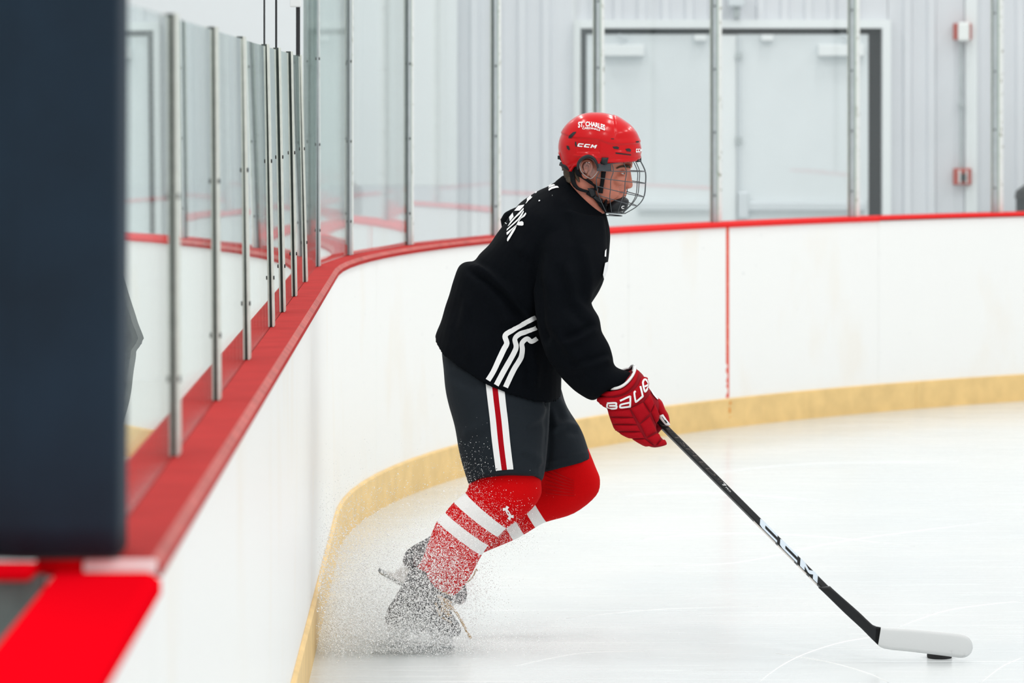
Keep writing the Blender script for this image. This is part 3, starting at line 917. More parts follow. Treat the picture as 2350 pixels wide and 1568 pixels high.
for line, h, w, st in [
    ([(1255, 900), (1262, 960), (1258, 1040), (1248, 1100)], -.012, 9, 0),
    ([(1270, 905), (1290, 935), (1300, 965)], .008, 9, -.006),
    ([(1265, 985), (1300, 975), (1335, 985)], .009, 9, -.008),
    ([(1040, 840), (1080, 860), (1110, 880)], .008, 12, -.006),
    ([(1060, 1000), (1100, 985), (1120, 960)], .006, 12, -.005),
    ([(1200, 980), (1235, 960), (1256, 930)], .007, 12, -.006),
    ([(1195, 1030), (1225, 1045), (1250, 1070)], .007, 11, -.005),
    ([(1080, 1098), (1160, 1068), (1243, 1092)], .004, 4, 0),
    ([(1252, 1062), (1300, 1052), (1353, 1038)], .004, 4, 0)]:
    co = fold(co, no, line, h, w, True, st)
wr = np.array([noise.noise(Vector((c[0] * 10, c[1] * 8, c[2] * 8))) for c in co])
co = co + no * (wr * .005)[:, None]
setco(pm, co)
pants = obj_from_mesh('pants', pm, M_PANTS, person)
PB = bvh_of(pm)
for name, m, x0, x1 in (('side_stripe', M_PRINT, 0.0, .335), ('side_stripe', M_STRIPR, .335, .64), ('side_stripe', M_PRINT, .64, 1.0)):
    L = [(1113, 868), (1118, 910), (1124, 960), (1130, 1020), (1138, 1080)]; R_ = [(1156, 878), (1160, 920), (1166, 970), (1171, 1020), (1178, 1077)]
    v = []; f = []; P1 = catmull(L, 5); P2 = catmull(R_, 5)
    for a, b in zip(P1, P2):
        for j in range(3):
            q = a + (b - a) * (x0 + (x1 - x0) * j / 2); v.append(proj(q[0], q[1], PB, .0022))
    for i in range(len(P1) - 1):
        for j in range(2): f.append((i * 3 + j, i * 3 + j + 1, (i + 1) * 3 + j + 1, (i + 1) * 3 + j))
    mobj(name, v, f, m, pants)

# ---- socks
RS = [
    (1092, 1072, 1238, 1070, 12.005, .082),
    (1080, 1100, 1242, 1108, 12.0, .088),
    (1074, 1120, 1240, 1140, 11.995, .088),
    (1071, 1127, 1212, 1177, 11.99, .085),
    (1068, 1131, 1163, 1212, 11.99, .078),
    (1042, 1153, 1143, 1232, 11.99, .073),
    (1022, 1176, 1122, 1251, 11.99, .070),
    (1003, 1196, 1106, 1274, 11.985, .068),
    (985, 1240, 1092, 1299, 11.98, .064),
    (970, 1282, 1080, 1322, 11.98, .064),
    (956, 1306, 1060, 1350, 11.98, .062),
    (972, 1326, 1042, 1368, 11.98, .058)]
v, f, mi = loft(RS, n=32, k=4, idx=[0, 0, 0, 0, 1, 0, 1, 0, 0, 0, 0])
sock_r = mobj('sock', v, f, [M_RED, M_WHITE], person, midx=mi)
SRB = BVHTree.FromPolygons(v, f)
LS = [
    (1238, 1060, 1350, 1030, 12.28, .078),
    (1236, 1085, 1366, 1070, 12.28, .084),
    (1232, 1110, 1377, 1102, 12.28, .086),
    (1228, 1118, 1368, 1138, 12.28, .085),
    (1218, 1116, 1318, 1178, 12.28, .080),
    (1206, 1117, 1254, 1198, 12.28, .074),
    (1182, 1127, 1229, 1211, 12.28, .068),
    (1156, 1141, 1203, 1227, 12.28, .064),
    (1133, 1155, 1178, 1240, 12.28, .062),
    (1090, 1180, 1128, 1261, 12.28, .058),
    (1058, 1200, 1092, 1276, 12.28, .052)]
v, f, mi = loft(LS, n=30, k=4, idx=[0, 0, 0, 0, 0, 1, 0, 1, 0, 0])
sock_l = mobj('sock', v, f, [M_RED, M_WHITE], person, midx=mi)
SLB = BVHTree.FromPolygons(v, f)
# emblem on the right sock: two crossing curved bars
def em(a, b): return 1166 + 13 * (.5 * a) + 9 * (-.86 * b), 1177 + 13 * (.86 * a) + 9 * (.5 * b)
for sg in (-1, 1):
    ribbon('sock_emblem', [em(-1, -.75 * sg), em(-.7, -.1 * sg), em(0, .28 * sg), em(.7, -.1 * sg), em(1, -.75 * sg)], [7.5, 5, 2.4, 5, 7.5], SRB, .0018, M_PRINT, sock_r, k=5, across=3)
# gathered knit behind the left knee
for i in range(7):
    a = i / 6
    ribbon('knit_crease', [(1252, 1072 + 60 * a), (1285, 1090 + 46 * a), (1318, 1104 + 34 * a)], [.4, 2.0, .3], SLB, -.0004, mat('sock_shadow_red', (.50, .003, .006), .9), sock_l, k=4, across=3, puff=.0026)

# ---- skates
def skate(tr, D, par, nc=0):
    def w_(x, y): return tr(x, y)
    def sec(a, b, c, d, t, dd=0):
        l = w_(a, b); r = w_(c, d); return (l[0], l[1], r[0], r[1], D + dd, t)
    sk = empty('skate_tmp', (0, 0, 0)); bpy.data.objects.remove(sk)
    v, f = loft([sec(944, 1296, 1050 - nc, 1340, .048), sec(930, 1330, 1042 - nc * .6, 1372, .052), sec(908, 1368, 1034, 1398, .050),
                 sec(890, 1396, 1044, 1418, .046), sec(884, 1415, 1054, 1432, .044), sec(886, 1430, 1056, 1446, .043), sec(892, 1441, 1050, 1456, .038)], n=28, k=4, ex=2.3)
    boot = mobj('skate', v, f, M_BOOT, par)
    B = BVHTree.FromPolygons(v, f)
    v, f = loft([sec(938, 1302, 958, 1311, .03), sec(936, 1285, 954, 1290, .028), sec(942, 1272, 952, 1275, .018)], n=16, k=3)
    mobj('tendon_guard', v, f, M_BOOT, boot)
    v, f = loft([sec(1010, 1434, 1057, 1440, .0455), sec(1012, 1446, 1058, 1450, .0455), sec(1014, 1456, 1053, 1459, .041)], n=20, k=3, ex=2.4)
    mobj('toe_cap', v, f, mat('toe_cap_grey', (.05, .055, .06), .4), boot)
    # blade holder: top plate, two towers, runner rail
    hv = []
    hv.append(loft([sec(888, 1439, 1048, 1455, .026), sec(890, 1447, 1046, 1461, .022)], n=16, k=2, ex=3))
    hv.append(loft([sec(890, 1444, 945, 1450, .018), sec(884, 1458, 935, 1464, .011), sec(878, 1472, 940, 1478, .008)], n=12, k=3, ex=3))
    hv.append(loft([sec(985, 1453, 1044, 1459, .018), sec(990, 1464, 1040, 1470, .011), sec(980, 1476, 1038, 1482, .008)], n=12, k=3, ex=3))
    hv.append(loft([sec(866, 1468, 1040, 1478, .007), sec(862, 1477, 1036, 1486, .006)], n=12, k=2, ex=3))
    v, f = merge(hv)
    hm = remesh(v, f, .0035, 2)
    hold = obj_from_mesh('blade_holder', hm, M_HOLDER, boot)
    v, f = loft([sec(848, 1473, 1044, 1484, .0016), sec(848, 1481, 1038, 1491, .0016), sec(858, 1485, 1030, 1492, .0014)], n=8, k=2, ex=4)
    mobj('blade', v, f, M_STEEL, hold)
    # eyelet facing and laces across the instep
    for i in range(5):
        a = i / 4
        x, y = 1006 + 8 * a, 1356 + 62 * a
        p = w_(x, y); q = w_(x + 30 - 8 * a, y + 12)
        mb = MB(); mb.tube([W(p[0], p[1], D - .049), W((p[0] + q[0]) / 2, (p[1] + q[1]) / 2 - 2, D - .047), W(q[0], q[1], D - .03)], .0032, 6)
        mb.build('lace', M_LACE, boot, smooth=True)
    return boot, B
def ident(x, y): return x, y
boot_r, BRB = skate(ident, 11.975, person)
ca, sa = math.cos(math.radians(28)), math.sin(math.radians(28))
def rot(x, y):
    dx, dy = x - 997, y - 1325
    return 1072 + dx * ca - dy * sa, 1243 + dx * sa + dy * ca
boot_l, BLB = skate(rot, 12.27, person, 22)
def sk(x, y): return 820 + x * .2041, 1200 + y * .2041
def lace(pts, D, par, r=.0042):
    P = catmull([sk(*p) for p in pts], 5)
    MB().tube([W(p[0], p[1], D) for p in P], r, 7).build('loose_lace', M_LACE, par, smooth=True)
lace([(930, 830), (990, 890), (1080, 970), (1160, 1090), (1220, 1200), (1275, 1305)], 11.925, boot_r)
lace([(900, 820), (950, 880), (955, 960), (940, 1040), (910, 1000), (880, 900)], 11.92, boot_r, .0036)
lace([(960, 850), (1005, 920), (1025, 1040), (1000, 1030), (970, 930)], 11.92, boot_r, .0036)
lace([(1150, 690), (1230, 600), (1290, 520), (1330, 450)], 12.225, boot_l, .003)
lace([(1180, 700), (1260, 650), (1310, 590), (1335, 525), (1350, 545)], 12.225, boot_l, .0022)

# ---- body under the clothes, one continuous skin: head, neck, trunk, arms, legs
HD = 12.10
def hc(x, y): return 1240 + x * .19133, 240 + y * .19133
def inflate(prof, cen, B, ex=2.2, ns=24, k=4, wf=None, D=HD, expo_depth=1.0):
    O = catmull_closed(prof, k); c = np.array(cen, dtype=float); n = len(O); v = []; f = []; uv = []
    for i in range(ns + 1):
        s = -math.cos(PI * i / ns)
        kk = max(1e-4, (1 - abs(s) ** ex)) ** (1 / ex)
        for p in O:
            q = c + (p - c) * kk
            w = wf(q[0], q[1]) if wf else 1.0
            P = W(*hc(q[0], q[1]), D); P.y += s * B * w
            v.append(P); uv.append((q[0], q[1], s))
    for i in range(ns):
        for j in range(n): f.append((i * n + j, (i + 1) * n + j, (i + 1) * n + (j + 1) % n, i * n + (j + 1) % n))
    f.append(tuple(range(n))); f.append(tuple(ns * n + j for j in range(n))[::-1])
    return v, f, uv
head_prof = [(640, 175), (820, 200), (960, 290), (1060, 420), (1098, 560), (1104, 660), (1108, 715), (1094, 752), (1074, 785), (1062, 840), (1048, 900),
             (1036, 960), (1016, 1005), (1016, 1030), (1022, 1045), (1008, 1062), (1020, 1082), (1000, 1108), (1000, 1150), (1015, 1195), (1010, 1245), (950, 1270), (870, 1255), (760, 1170), (680, 1090),
             (600, 1010), (500, 980), (400, 950), (310, 860), (270, 720), (255, 560), (300, 380), (420, 240)]
def headw(x, y):
    w = float(np.interp(y, [150, 450, 700, 900, 1050, 1270], [.95, 1.0, .98, .90, .78, .56]))
    return w * float(np.interp(x, [250, 650, 900, 1060, 1110], [.92, 1.0, .95, .80, .72]))
parts = []
hv, hf, _ = inflate(head_prof, (690, 660), .080, 2.25, 30, 5, headw)
parts.append((hv, hf))
def hsec(a, b, c, d, t, dd=0):
    l = hc(a, b); r = hc(c, d); return (l[0], l[1], r[0], r[1], HD + dd, t)
# nose
parts.append(loft([hsec(1020, 755, 1080, 775, .007), hsec(1020, 830, 1090, 832, .009), hsec(1010, 900, 1101, 905, .011), hsec(1000, 955, 1110, 962, .0145), hsec(1000, 992, 1103, 992, .016), hsec(1010, 1012, 1072, 1010, .009)], n=16, k=4))
# nostril wings, brow ridge, cheek, lips
mb = MB()
for sd in (-1, 1):
    p = W(*hc(1052, 985), HD); mb.sphere(p + Vector((0, sd * .012, 0)), (.009, .006, .007))
    p = W(*hc(1040, 742), HD); mb.sphere(p + Vector((0, sd * .032, 0)), (.017, .024, .007))
    p = W(*hc(935, 900), HD); mb.sphere(p + Vector((0, sd * .05, 0)), (.026, .014, .02))
    p = W(*hc(800, 1040), HD); mb.sphere(p + Vector((0, sd * .048, 0)), (.04, .012, .03))
p = W(*hc(1006, 1044), HD); mb.sphere(p, (.009, .021, .005))
p = W(*hc(1002, 1078), HD); mb.sphere(p, (.010, .019, .006))
parts.append((mb.v, mb.f))
# neck
parts.append(loft([hsec(330, 700, 740, 960, .058), hsec(318, 860, 740, 1120, .058, .0), hsec(330, 1000, 770, 1270, .06), hsec(300, 1150, 760, 1420, .068, .02), hsec(250, 1330, 700, 1500, .08, .04)], n=24, k=4))
# trunk, arms, legs (inside the clothes)
def shrink(secs, k, t=.85):
    out = []
    for s in secs:
        cx, cy = (s[0] + s[2]) / 2, (s[1] + s[3]) / 2
        out.append((cx + (s[0] - cx) * k, cy + (s[1] - cy) * k, cx + (s[2] - cx) * k, cy + (s[3] - cy) * k, s[4], s[5] * k * t))
    return out
parts.append(loft([(1290, 470, 1370, 520, 12.14, .07), (1210, 490, 1360, 560, 12.15, .17), (1170, 530, 1350, 610, 12.15, .175), (1140, 580, 1320, 670, 12.15, .165), (1105, 630, 1290, 730, 12.15, .15),
                   (1070, 690, 1270, 790, 12.15, .15), (1050, 770, 1250, 850, 12.15, .165), (1060, 850, 1240, 890, 12.15, .16)], n=28, k=3))
parts.append(loft([(1270, 500, 1360, 515, 12.05, .06), (1265, 570, 1350, 575, 11.97, .06), (1265, 680, 1335, 680, 11.91, .05), (1272, 760, 1340, 740, 11.89, .045), (1310, 820, 1370, 780, 11.88, .043), (1368, 882, 1402, 854, 11.88, .030), (1405, 905, 1440, 880, 11.885, .026)], n=18, k=3))
parts.append(loft([(1225, 500, 1310, 520, 12.33, .05), (1230, 600, 1295, 605, 12.40, .045), (1240, 705, 1295, 700, 12.39, .042), (1262, 765, 1300, 730, 12.28, .035), (1280, 775, 1312, 750, 12.14, .028), (1285, 775, 1318, 755, 12.09, .03)], n=16, k=3))
parts.append(loft([(1060, 820, 1200, 870, 12.08, .10), (1080, 900, 1215, 930, 12.03, .09), (1100, 1000, 1225, 1010, 12.02, .08), (1105, 1090, 1225, 1100, 12.0, .065), (1100, 1130, 1200, 1160, 11.99, .06), (1065, 1170, 1140, 1220, 11.99, .055), (1015, 1230, 1085, 1280, 11.985, .048), (975, 1305, 1030, 1335, 11.98, .036), (940, 1370, 1010, 1395, 11.975, .032), (915, 1420, 1020, 1432, 11.975, .030)], n=18, k=3))
lt = [(1120, 830, 1230, 870, 12.2, .10), (1150, 920, 1275, 930, 12.27, .085), (1205, 1010, 1315, 1000, 12.28, .075), (1250, 1080, 1350, 1080, 12.28, .062), (1240, 1115, 1335, 1145, 12.28, .06), (1195, 1130, 1240, 1195, 12.28, .052), (1130, 1165, 1165, 1232, 12.28, .045), (1065, 1210, 1092, 1262, 12.28, .034)]
for a in ((960, 1366, 1015, 1396), (925, 1415, 1030, 1428)):
    l = rot(a[0], a[1]); r = rot(a[2], a[3]); lt.append((l[0], l[1], r[0], r[1], 12.27, .030))
parts.append(loft(lt, n=18, k=3))
# bare hands inside the gloves: palm and five curled fingers each
def hand(cx, cy, D, par):
    out = [loft([(cx - 22, cy - 20, cx + 8, cy - 42, D, .022), (cx - 6, cy + 14, cx + 36, cy - 12, D, .018), (cx + 14, cy + 40, cx + 54, cy + 14, D, .015)], n=12, k=3)]
    for i in range(4):
        bx = cx + 20 + 9 * i; by = cy + 36 - 7 * i; ln = (14, 18, 17, 13)[i]
        m_ = MB(); m_.tube([W(bx - 8, by - 6, D), W(bx + ln * .5, by + ln * .8, D + .006), W(bx + ln * .6, by + ln, D + .03), W(bx - 4, by + 6, D + .042)], [.010, .009, .0085, .007], 8)
        out.append((m_.v, m_.f))
    m_ = MB(); m_.tube([W(cx + 26, cy - 20, D), W(cx + 52, cy - 2, D + .012), W(cx + 64, cy + 18, D + .024)], [.012, .011, .008], 8)
    out.append((m_.v, m_.f))
    return out
parts += hand(1448, 915, 11.885, person)
parts += hand(1302, 762, 12.09, person)
bm_ = remesh(*merge(parts), .0034, 3)
co, no = mesh_arrays(bm_)
px, py = to_px(co); hx = (px - 1240) / .19133; hy = (py - 240) / .19133
# eye sockets, mouth line, jaw hollow
def dent(co, x, y, rx, ry, h):
    g = h * np.exp(-(((hx - x) / rx) ** 2 + ((hy - y) / ry) ** 2)); g = g * (np.abs(no[:, 1]) > .15)
    return co + no * g[:, None]
co = dent(co, 985, 805, 62, 38, -.009)
co = dent(co, 935, 900, 60, 40, .003)
co = dent(co, 985, 1062, 60, 8, -.003)
co = dent(co, 870, 1000, 70, 60, -.002)
setco(bm_, co)
body = obj_from_mesh('body', bm_, M_SKIN, person)
BB = bvh_of(bm_)
def hproj(x, y, off): return proj(*hc(x, y), BB, off, HD)
# eyes
for sd in (-1, 1):
    p0 = hproj(985, 812, -.008)
    c = Vector((p0.x, HD + sd * abs(HD - p0.y) * .98, p0.z))
    e = MB().sphere(c, .0118, 16, 12).build('eye', M_EYE, body, smooth=True)
    MB().sphere(c + Vector((.0075, -.003 if sd < 0 else .003, 0)), (.0048, .0056, .0056), 12, 8).build('iris', M_IRIS, e, smooth=True)
    mb = MB(); mb.sphere(c + Vector((.0005, 0, .0042)), (.0128, .0128, .0092), 14, 8); mb.build('eyelid', M_SKIN, e, smooth=True)
ribbon('eyebrow', [(905, 765), (960, 742), (1030, 738), (1072, 750)], [10, 22, 22, 10], BB, .0025, M_HAIR, body, k=5, across=4, tr=hc, puff=.003)
ribbon('lip', [(965, 1052), (995, 1046), (1016, 1046)], [8, 14, 12], BB, .0015, M_LIP, body, k=4, across=3, tr=hc, puff=.001)
# ear with rim, bowl and lobe
ear = MB()
def epath(pts, r, h=.012):
    P = catmull(pts, 6); ear.tube([hproj(p[0], p[1], h) for p in P], r, 8)
epath([(520, 800), (500, 740), (515, 690), (555, 668), (600, 676), (622, 715), (612, 765), (585, 810), (560, 850), (535, 850), (520, 815)], .0044, .012)
epath([(560, 805), (540, 760), (545, 718), (575, 705), (598, 730), (590, 775)], .0032, .010)
ear.sphere(hproj(560, 765, .004), (.010, .008, .015), 12, 8)
ear.sphere(hproj(545, 840, .008), (.006, .005, .007), 10, 6)
ear.build('ear', M_SKIN, body, smooth=True)
# hair at the nape and in front of the ear
ribbon('hair', [(330, 720), (315, 800), (330, 860), (385, 930)], [110, 130, 120, 50], BB, .003, M_HAIR, person, k=6, across=8, tr=hc, puff=.006)
ribbon('hair', [(430, 780), (440, 860), (470, 930)], [70, 50, 16], BB, .002, M_HAIR, person, k=5, across=5, tr=hc, puff=.004)

# ---- helmet
helm_prof = [(214, 520), (224, 430), (262, 335), (330, 240), (420, 168), (520, 124), (660, 108), (800, 122), (900, 156), (965, 192), (1062, 262), (1130, 340), (1178, 415), (1202, 475),
             (1212, 530), (1207, 600), (1190, 655), (1150, 760), (1060, 860), (900, 900), (600, 900), (420, 880), (345, 830), (285, 775), (250, 700), (228, 610)]
RIM = [(150, 560), (215, 605), (236, 610), (262, 700), (300, 775), (350, 812), (372, 800), (400, 745), (440, 730), (462, 690), (500, 640), (570, 616), (640, 640), (676, 690), (694, 745), (722, 748), (735, 706), (800, 698), (870, 694), (1000, 690), (1130, 680), (1160, 668), (1240, 640)]
v, f, uv = inflate(helm_prof, (690, 520), .108, 2.5, 60, 8)
rx_ = [p[0] for p in RIM]; ry_ = [p[1] for p in RIM]
me = remesh(v, f, .0024, 6)
co, no = mesh_arrays(me)
def crop_uv(co): return (co[:, 0] / HD * FPX + CX - 1240) / .19133, (HOR - (co[:, 2] - EYE) / HD * FPX - 240) / .19133
X_, Y_ = crop_uv(co)
UV = np.stack([X_, Y_, (co[:, 1] - HD) / .108], 1)
def sstep(a, b, x): t = np.clip((x - a) / (b - a), 0, 1); return t * t * (3 - 2 * t)
# upper shell stands proud above a crease that runs round the side
cr = np.interp(X_, [200, 400, 560, 700, 800, 900, 1100, 1220], [330, 398, 408, 424, 462, 478, 470, 450])
g = .0042 * (1 - sstep(-14, 10, Y_ - cr))
# lower lip roll and side logo panel
rim_d = np.interp(X_, rx_, ry_) - Y_
g += .003 * np.exp(-((rim_d - 22) / 16) ** 2)
inp = sstep(425, 440, X_) * (1 - sstep(695, 712, X_)) * sstep(440, 455, Y_) * (1 - sstep(562, 578, Y_)) * (np.abs(UV[:, 2]) > .35)
g -= .0028 * inp
# front shell step near the crown, and ridge lines
g += .003 * sstep(862, 882, X_ + (Y_ - 190) * -.12) * (1 - sstep(330, 420, Y_))
g += .002 * np.exp(-((Y_ - (610 + (X_ - 450) * .10)) / 9) ** 2) * sstep(380, 420, X_) * (1 - sstep(690, 740, X_)) * (Y_ < 640)
g += .0022 * np.exp(-((Y_ - 565) / 14) ** 2) * sstep(860, 900, X_)
co = co + no * g[:, None]
setco(me, co)
RXD = np.linspace(150, 1240, 500); RYD = np.interp(RXD, rx_, ry_)
bmx = bmesh.new(); bmx.from_mesh(me); bmx.verts.ensure_lookup_table()
drop = [bmx.verts[i] for i in np.nonzero(Y_ > np.interp(X_, rx_, ry_))[0]]
bmesh.ops.delete(bmx, geom=drop, context='VERTS')
for q in bmx.verts:
    if q.is_boundary:
        x = (q.co.x / HD * FPX + CX - 1240) / .19133; y = (HOR - (q.co.z - EYE) / HD * FPX - 240) / .19133
        i = int(np.argmin((RXD - x) ** 2 + (RYD - y) ** 2)); P = W(*hc(RXD[i], RYD[i]), HD)
        q.co.x = P.x; q.co.z = P.z
bmesh.ops.recalc_face_normals(bmx, faces=bmx.faces[:]); bmx.to_mesh(me); bmx.free()
helmet = obj_from_mesh('helmet', me, M_HELM, person)
me.polygons.foreach_set('use_smooth', np.ones(len(me.polygons), dtype=bool))
sol = helmet.modifiers.new('shell', 'SOLIDIFY'); sol.thickness = .006; sol.offset = -1
HB = bvh_of(me)
VENTS = [
    [(338, 402), (345, 375), (395, 332), (432, 325), (425, 345), (372, 405), (350, 408)],
    [(315, 492), (345, 498), (358, 540), (345, 548), (322, 530)],
    [(864, 505), (920, 502), (945, 515), (935, 538), (880, 530)],
    [(1018, 532), (1065, 525), (1088, 545), (1080, 568), (1035, 562)],
    [(900, 572), (1085, 598), (1086, 610), (905, 590)],
    [(845, 406), (885, 410), (882, 418), (850, 415)],
    [(1142, 442), (1178, 438), (1182, 452), (1150, 456)],
    [(418, 442), (432, 450), (438, 500), (428, 512), (415, 480)],
]
for p in VENTS: polydecal('vent', [p], HB, .0012, M_HDARK, helmet, hc, 2)
# maker's lettering on the side, the front and the club name above
def ccm(x0, y0, x1, y1, dx, dy):
    def fn(u, v): return hc(x0 + (x1 - x0) * u + dx * v, y0 + (y1 - y0) * u + dy * v)
    return fn
polydecal('side_logo', word([L_C, L_C, L_M], 0, 1, .07, .22), HB, .0014, M_PRINT, helmet, ccm(445, 462, 668, 484, -6, 42), 2)
polydecal('front_logo', word([L_C, L_C, L_M], 0, 1, .06, .1), HB, .0014, M_PRINT, helmet, ccm(1142, 530, 1210, 528, 2, 44), 2)
def arch(x0, x1, b0, b1, bm, t0, t1, tm):
    def fn(u, v):
        k = math.sin(PI * u)
        yb = b0 + (b1 - b0) * u - bm * k; yt = t0 + (t1 - t0) * u - tm * k
        p = hc(x0 + (x1 - x0) * u, yb + (yt - yb) * v)
        return proj(p[0], p[1], HB, .0014)
    return fn
textdecal('club_name', 'ST. CHARLES', arch(455, 776, 284, 318, 34, 210, 246, 18), M_PRINT, helmet, bold=.04)
textdecal('club_name', 'CARDINALS', arch(505, 716, 302, 322, 14, 276, 298, 12), M_PRINT, helmet, bold=.03)
# ear guard: dark rim over the ear and a clear dome
rim_pts = [(452, 780), (452, 720), (480, 668), (530, 632), (585, 622), (640, 650), (675, 705), (690, 760)]
RP = catmull(rim_pts, 6); rw = np.interp(np.linspace(0, 1, len(RP)), np.linspace(0, 1, 8), [20, 32, 38, 40, 40, 36, 30, 20])
rv = []; rf = []; rd = proj(*hc(570, 590), HB, 0).y - .002
for i, p in enumerate(RP):
    t = RP[min(i + 1, len(RP) - 1)] - RP[max(i - 1, 0)]; t = t / np.hypot(*t); nn = np.array([-t[1], t[0]])
    for a, e in ((-.5, .006), (-.5, -.004), (-.2, -.007), (.2, -.007), (.5, -.004), (.5, .006)):
        q = p + nn * a * rw[i]; rv.append(W(*hc(q[0], q[1]), rd + e))
for i in range(len(RP) - 1):
    for j in range(6): rf.append((i * 6 + j, i * 6 + (j + 1) % 6, (i + 1) * 6 + (j + 1) % 6, (i + 1) * 6 + j))
rf.append(tuple(range(6))); rf.append(tuple((len(RP) - 1) * 6 + j for j in range(6)))
mobj('ear_guard_rim', rv, rf, M_CLIP, helmet)
dome = [(478, 770), (472, 720), (510, 665), (570, 640), (630, 665), (668, 720), (688, 800), (625, 880), (590, 884), (540, 855), (495, 810)]
O = catmull_closed(dome, 5); c = np.mean(np.array(O), axis=0); v = []; f = []; n = len(O); base = hproj(560, 765, .0).y - .010
for i, (r, hgt) in enumerate(((1.0, .004), (.94, .010), (.8, .014), (.5, .018), (.2, .019))):
    for p in O:
        q = c + (p - c) * r; P = W(*hc(q[0], q[1]), base - hgt); v.append(P)
for i in range(4):
    for j in range(n): f.append((i * n + j, i * n + (j + 1) % n, (i + 1) * n + (j + 1) % n, (i + 1) * n + j))
f.append(tuple(4 * n + j for j in range(n)))
o = mobj('ear_guard', v, f, M_CLEAR, helmet)
sl_ = o.modifiers.new('t', 'SOLIDIFY'); sl_.thickness = .002
MB().tube([v[j] for j in range(n)] + [v[0]], .0014, 6).build('ear_guard_edge', mat('clear_edge', (.62, .60, .58), .2), helmet, smooth=True)
# straps and buckles (near side)
def strap(name, pts, w, off=.006, th=.0025, m=None):
    return ribbon(name, pts, w, BB, off, m or M_STRAP, helmet, k=6, across=3, tr=hc, thick=th)
strap('strap', [(250, 625), (300, 690), (380, 750), (400, 830), (420, 940), (470, 1010), (560, 1050)], [40, 48, 50, 44, 40, 34, 34], .010)
strap('strap', [(440, 740), (480, 830), (560, 900), (640, 965), (700, 1020)], [40, 46, 48, 48, 50], .012)
strap('strap', [(755, 800), (750, 880), (740, 970), (725, 1060)], [52, 46, 42, 50], .008)
strap('strap', [(560, 1050), (650, 1110), (720, 1180), (790, 1290)], [60, 70, 90, 70], .008)
patch('buckle', [(285, 680), (385, 735), (375, 785), (275, 720)], BB, .014, .004, M_CLIP, helmet, 4, 4, hc)
patch('buckle', [(555, 1005), (610, 1000), (700, 1080), (600, 1110)], BB, .013, .005, M_CLIP, helmet, 4, 4, hc)
patch('buckle', [(612, 1125), (660, 1085), (722, 1135), (690, 1190)], BB, .015, .005, M_CLIP, helmet, 4, 4, hc)
patch('cage_clip', [(735, 632), (818, 634), (800, 712), (724, 705)], HB, .005, .005, M_CLIP, helmet, 5, 5, hc)
MB().box(W(*hc(245, 635), HD - .02), (.010, .012, .006)).build('rear_clip', M_CLIP, helmet, bevel=.002)

# ---- wire cage in front of the face
YAW = math.radians(-5)
HC3 = W(*hc(690, 660), HD)
RYAW = Matrix.Translation(HC3) @ Matrix.Rotation(YAW, 4, 'Z') @ Matrix.Translation(-HC3)
CB = .098
HORZ = [  # side point, front point (crop coordinates)
    ((735, 715), (1200, 668)),
    ((735, 788), (1262, 802)),
    ((690, 868), (1266, 946)),
    ((690, 968), (1246, 1108)),
    ((712, 1078), (1165, 1218)),
    ((800, 1290), (1020, 1306)),
]
def cage_pt(k, ph):
    """k may be fractional: between horizontals"""
    ks = [h[0] for h in HORZ]; kf = [h[1] for h in HORZ]
    i = min(int(k), len(HORZ) - 2); t = k - i
    def cr(P, d):
        p0 = P[max(i - 1, 0)][d]; p1 = P[i][d]; p2 = P[i + 1][d]; p3 = P[min(i + 2, len(P) - 1)][d]
        return .5 * (2 * p1 + (-p0 + p2) * t + (2 * p0 - 5 * p1 + 4 * p2 - p3) * t * t + (-p0 + 3 * p1 - 3 * p2 + p3) * t ** 3)
    c = abs(math.cos(ph)) ** .85
    x = cr(ks, 0) + (cr(kf, 0) - cr(ks, 0)) * c; y = cr(ks, 1) + (cr(kf, 1) - cr(ks, 1)) * c
    w = float(np.interp(k, [0, 1, 3, 4, 5], [.98, 1, .96, .85, .55]))
    P = W(*hc(x, y), HD); P.y += CB * w * math.sin(ph)
    return RYAW @ P
cage = MB()
cage_root = None
def wire(pts, r=.0014):
    global cage_root
    o = MB().tube(pts, r, 6).build('cage_wire' if cage_root else 'cage', M_WIRE, helmet if cage_root is None else helmet, smooth=True)
    if cage_root is None: cage_root = o
    return o
for k in range(6):
    wire([cage_pt(k, -PI / 2 + PI * i / 40) for i in range(41)], .0019 if k in (0, 5) else .0014)
for cph in (.31, .60, .84):
    for sg in (-1, 1):
        ph = sg * math.acos(cph ** (1 / .85))
        wire([cage_pt(5 * i / 40, ph) for i in range(41)])
wire([cage_pt(5 * i / 40, .12) for i in range(41)]); wire([cage_pt(5 * i / 40, -.12) for i in range(41)])
for sg in (-1, 1): wire([cage_pt(5 * i / 30, sg * PI / 2 * .995) for i in range(31)], .0016)
wire([cage_pt(5.0, -PI / 2 * .9 + PI * .9 * i / 20) + Vector((-.01, 0, -.008)) for i in range(21)], .0016)
# side plate of the cage and two front clips
for sd in (-1, 1):
    a = [(700, 702), (868, 698), (872, 790), (700, 792)]
    mb = MB(); P = [RYAW @ (W(*hc(*q), HD) + Vector((0, sd * (CB + .001 - (.012 if q[0] > 800 else 0)), 0))) for q in a]; Q = [p + Vector((0, sd * .006, 0)) for p in P]
    mb.add(P + Q, [(0, 1, 2, 3), (7, 6, 5, 4), (0, 4, 5, 1), (1, 5, 6, 2), (2, 6, 7, 3), (3, 7, 4, 0)])
    mb.build('cage_side_pad', mat('pad_grey', (.045, .05, .06), .5), helmet, bevel=.002)
for x, ph in ((1158, -.35), (1200, .0), (1160, .35)):
    q = cage_pt(0, ph); MB().box(q + Vector((-.002, 0, .004)), (.005, .006, .009)).build('front_clip', M_CLIP, helmet, bevel=.002)
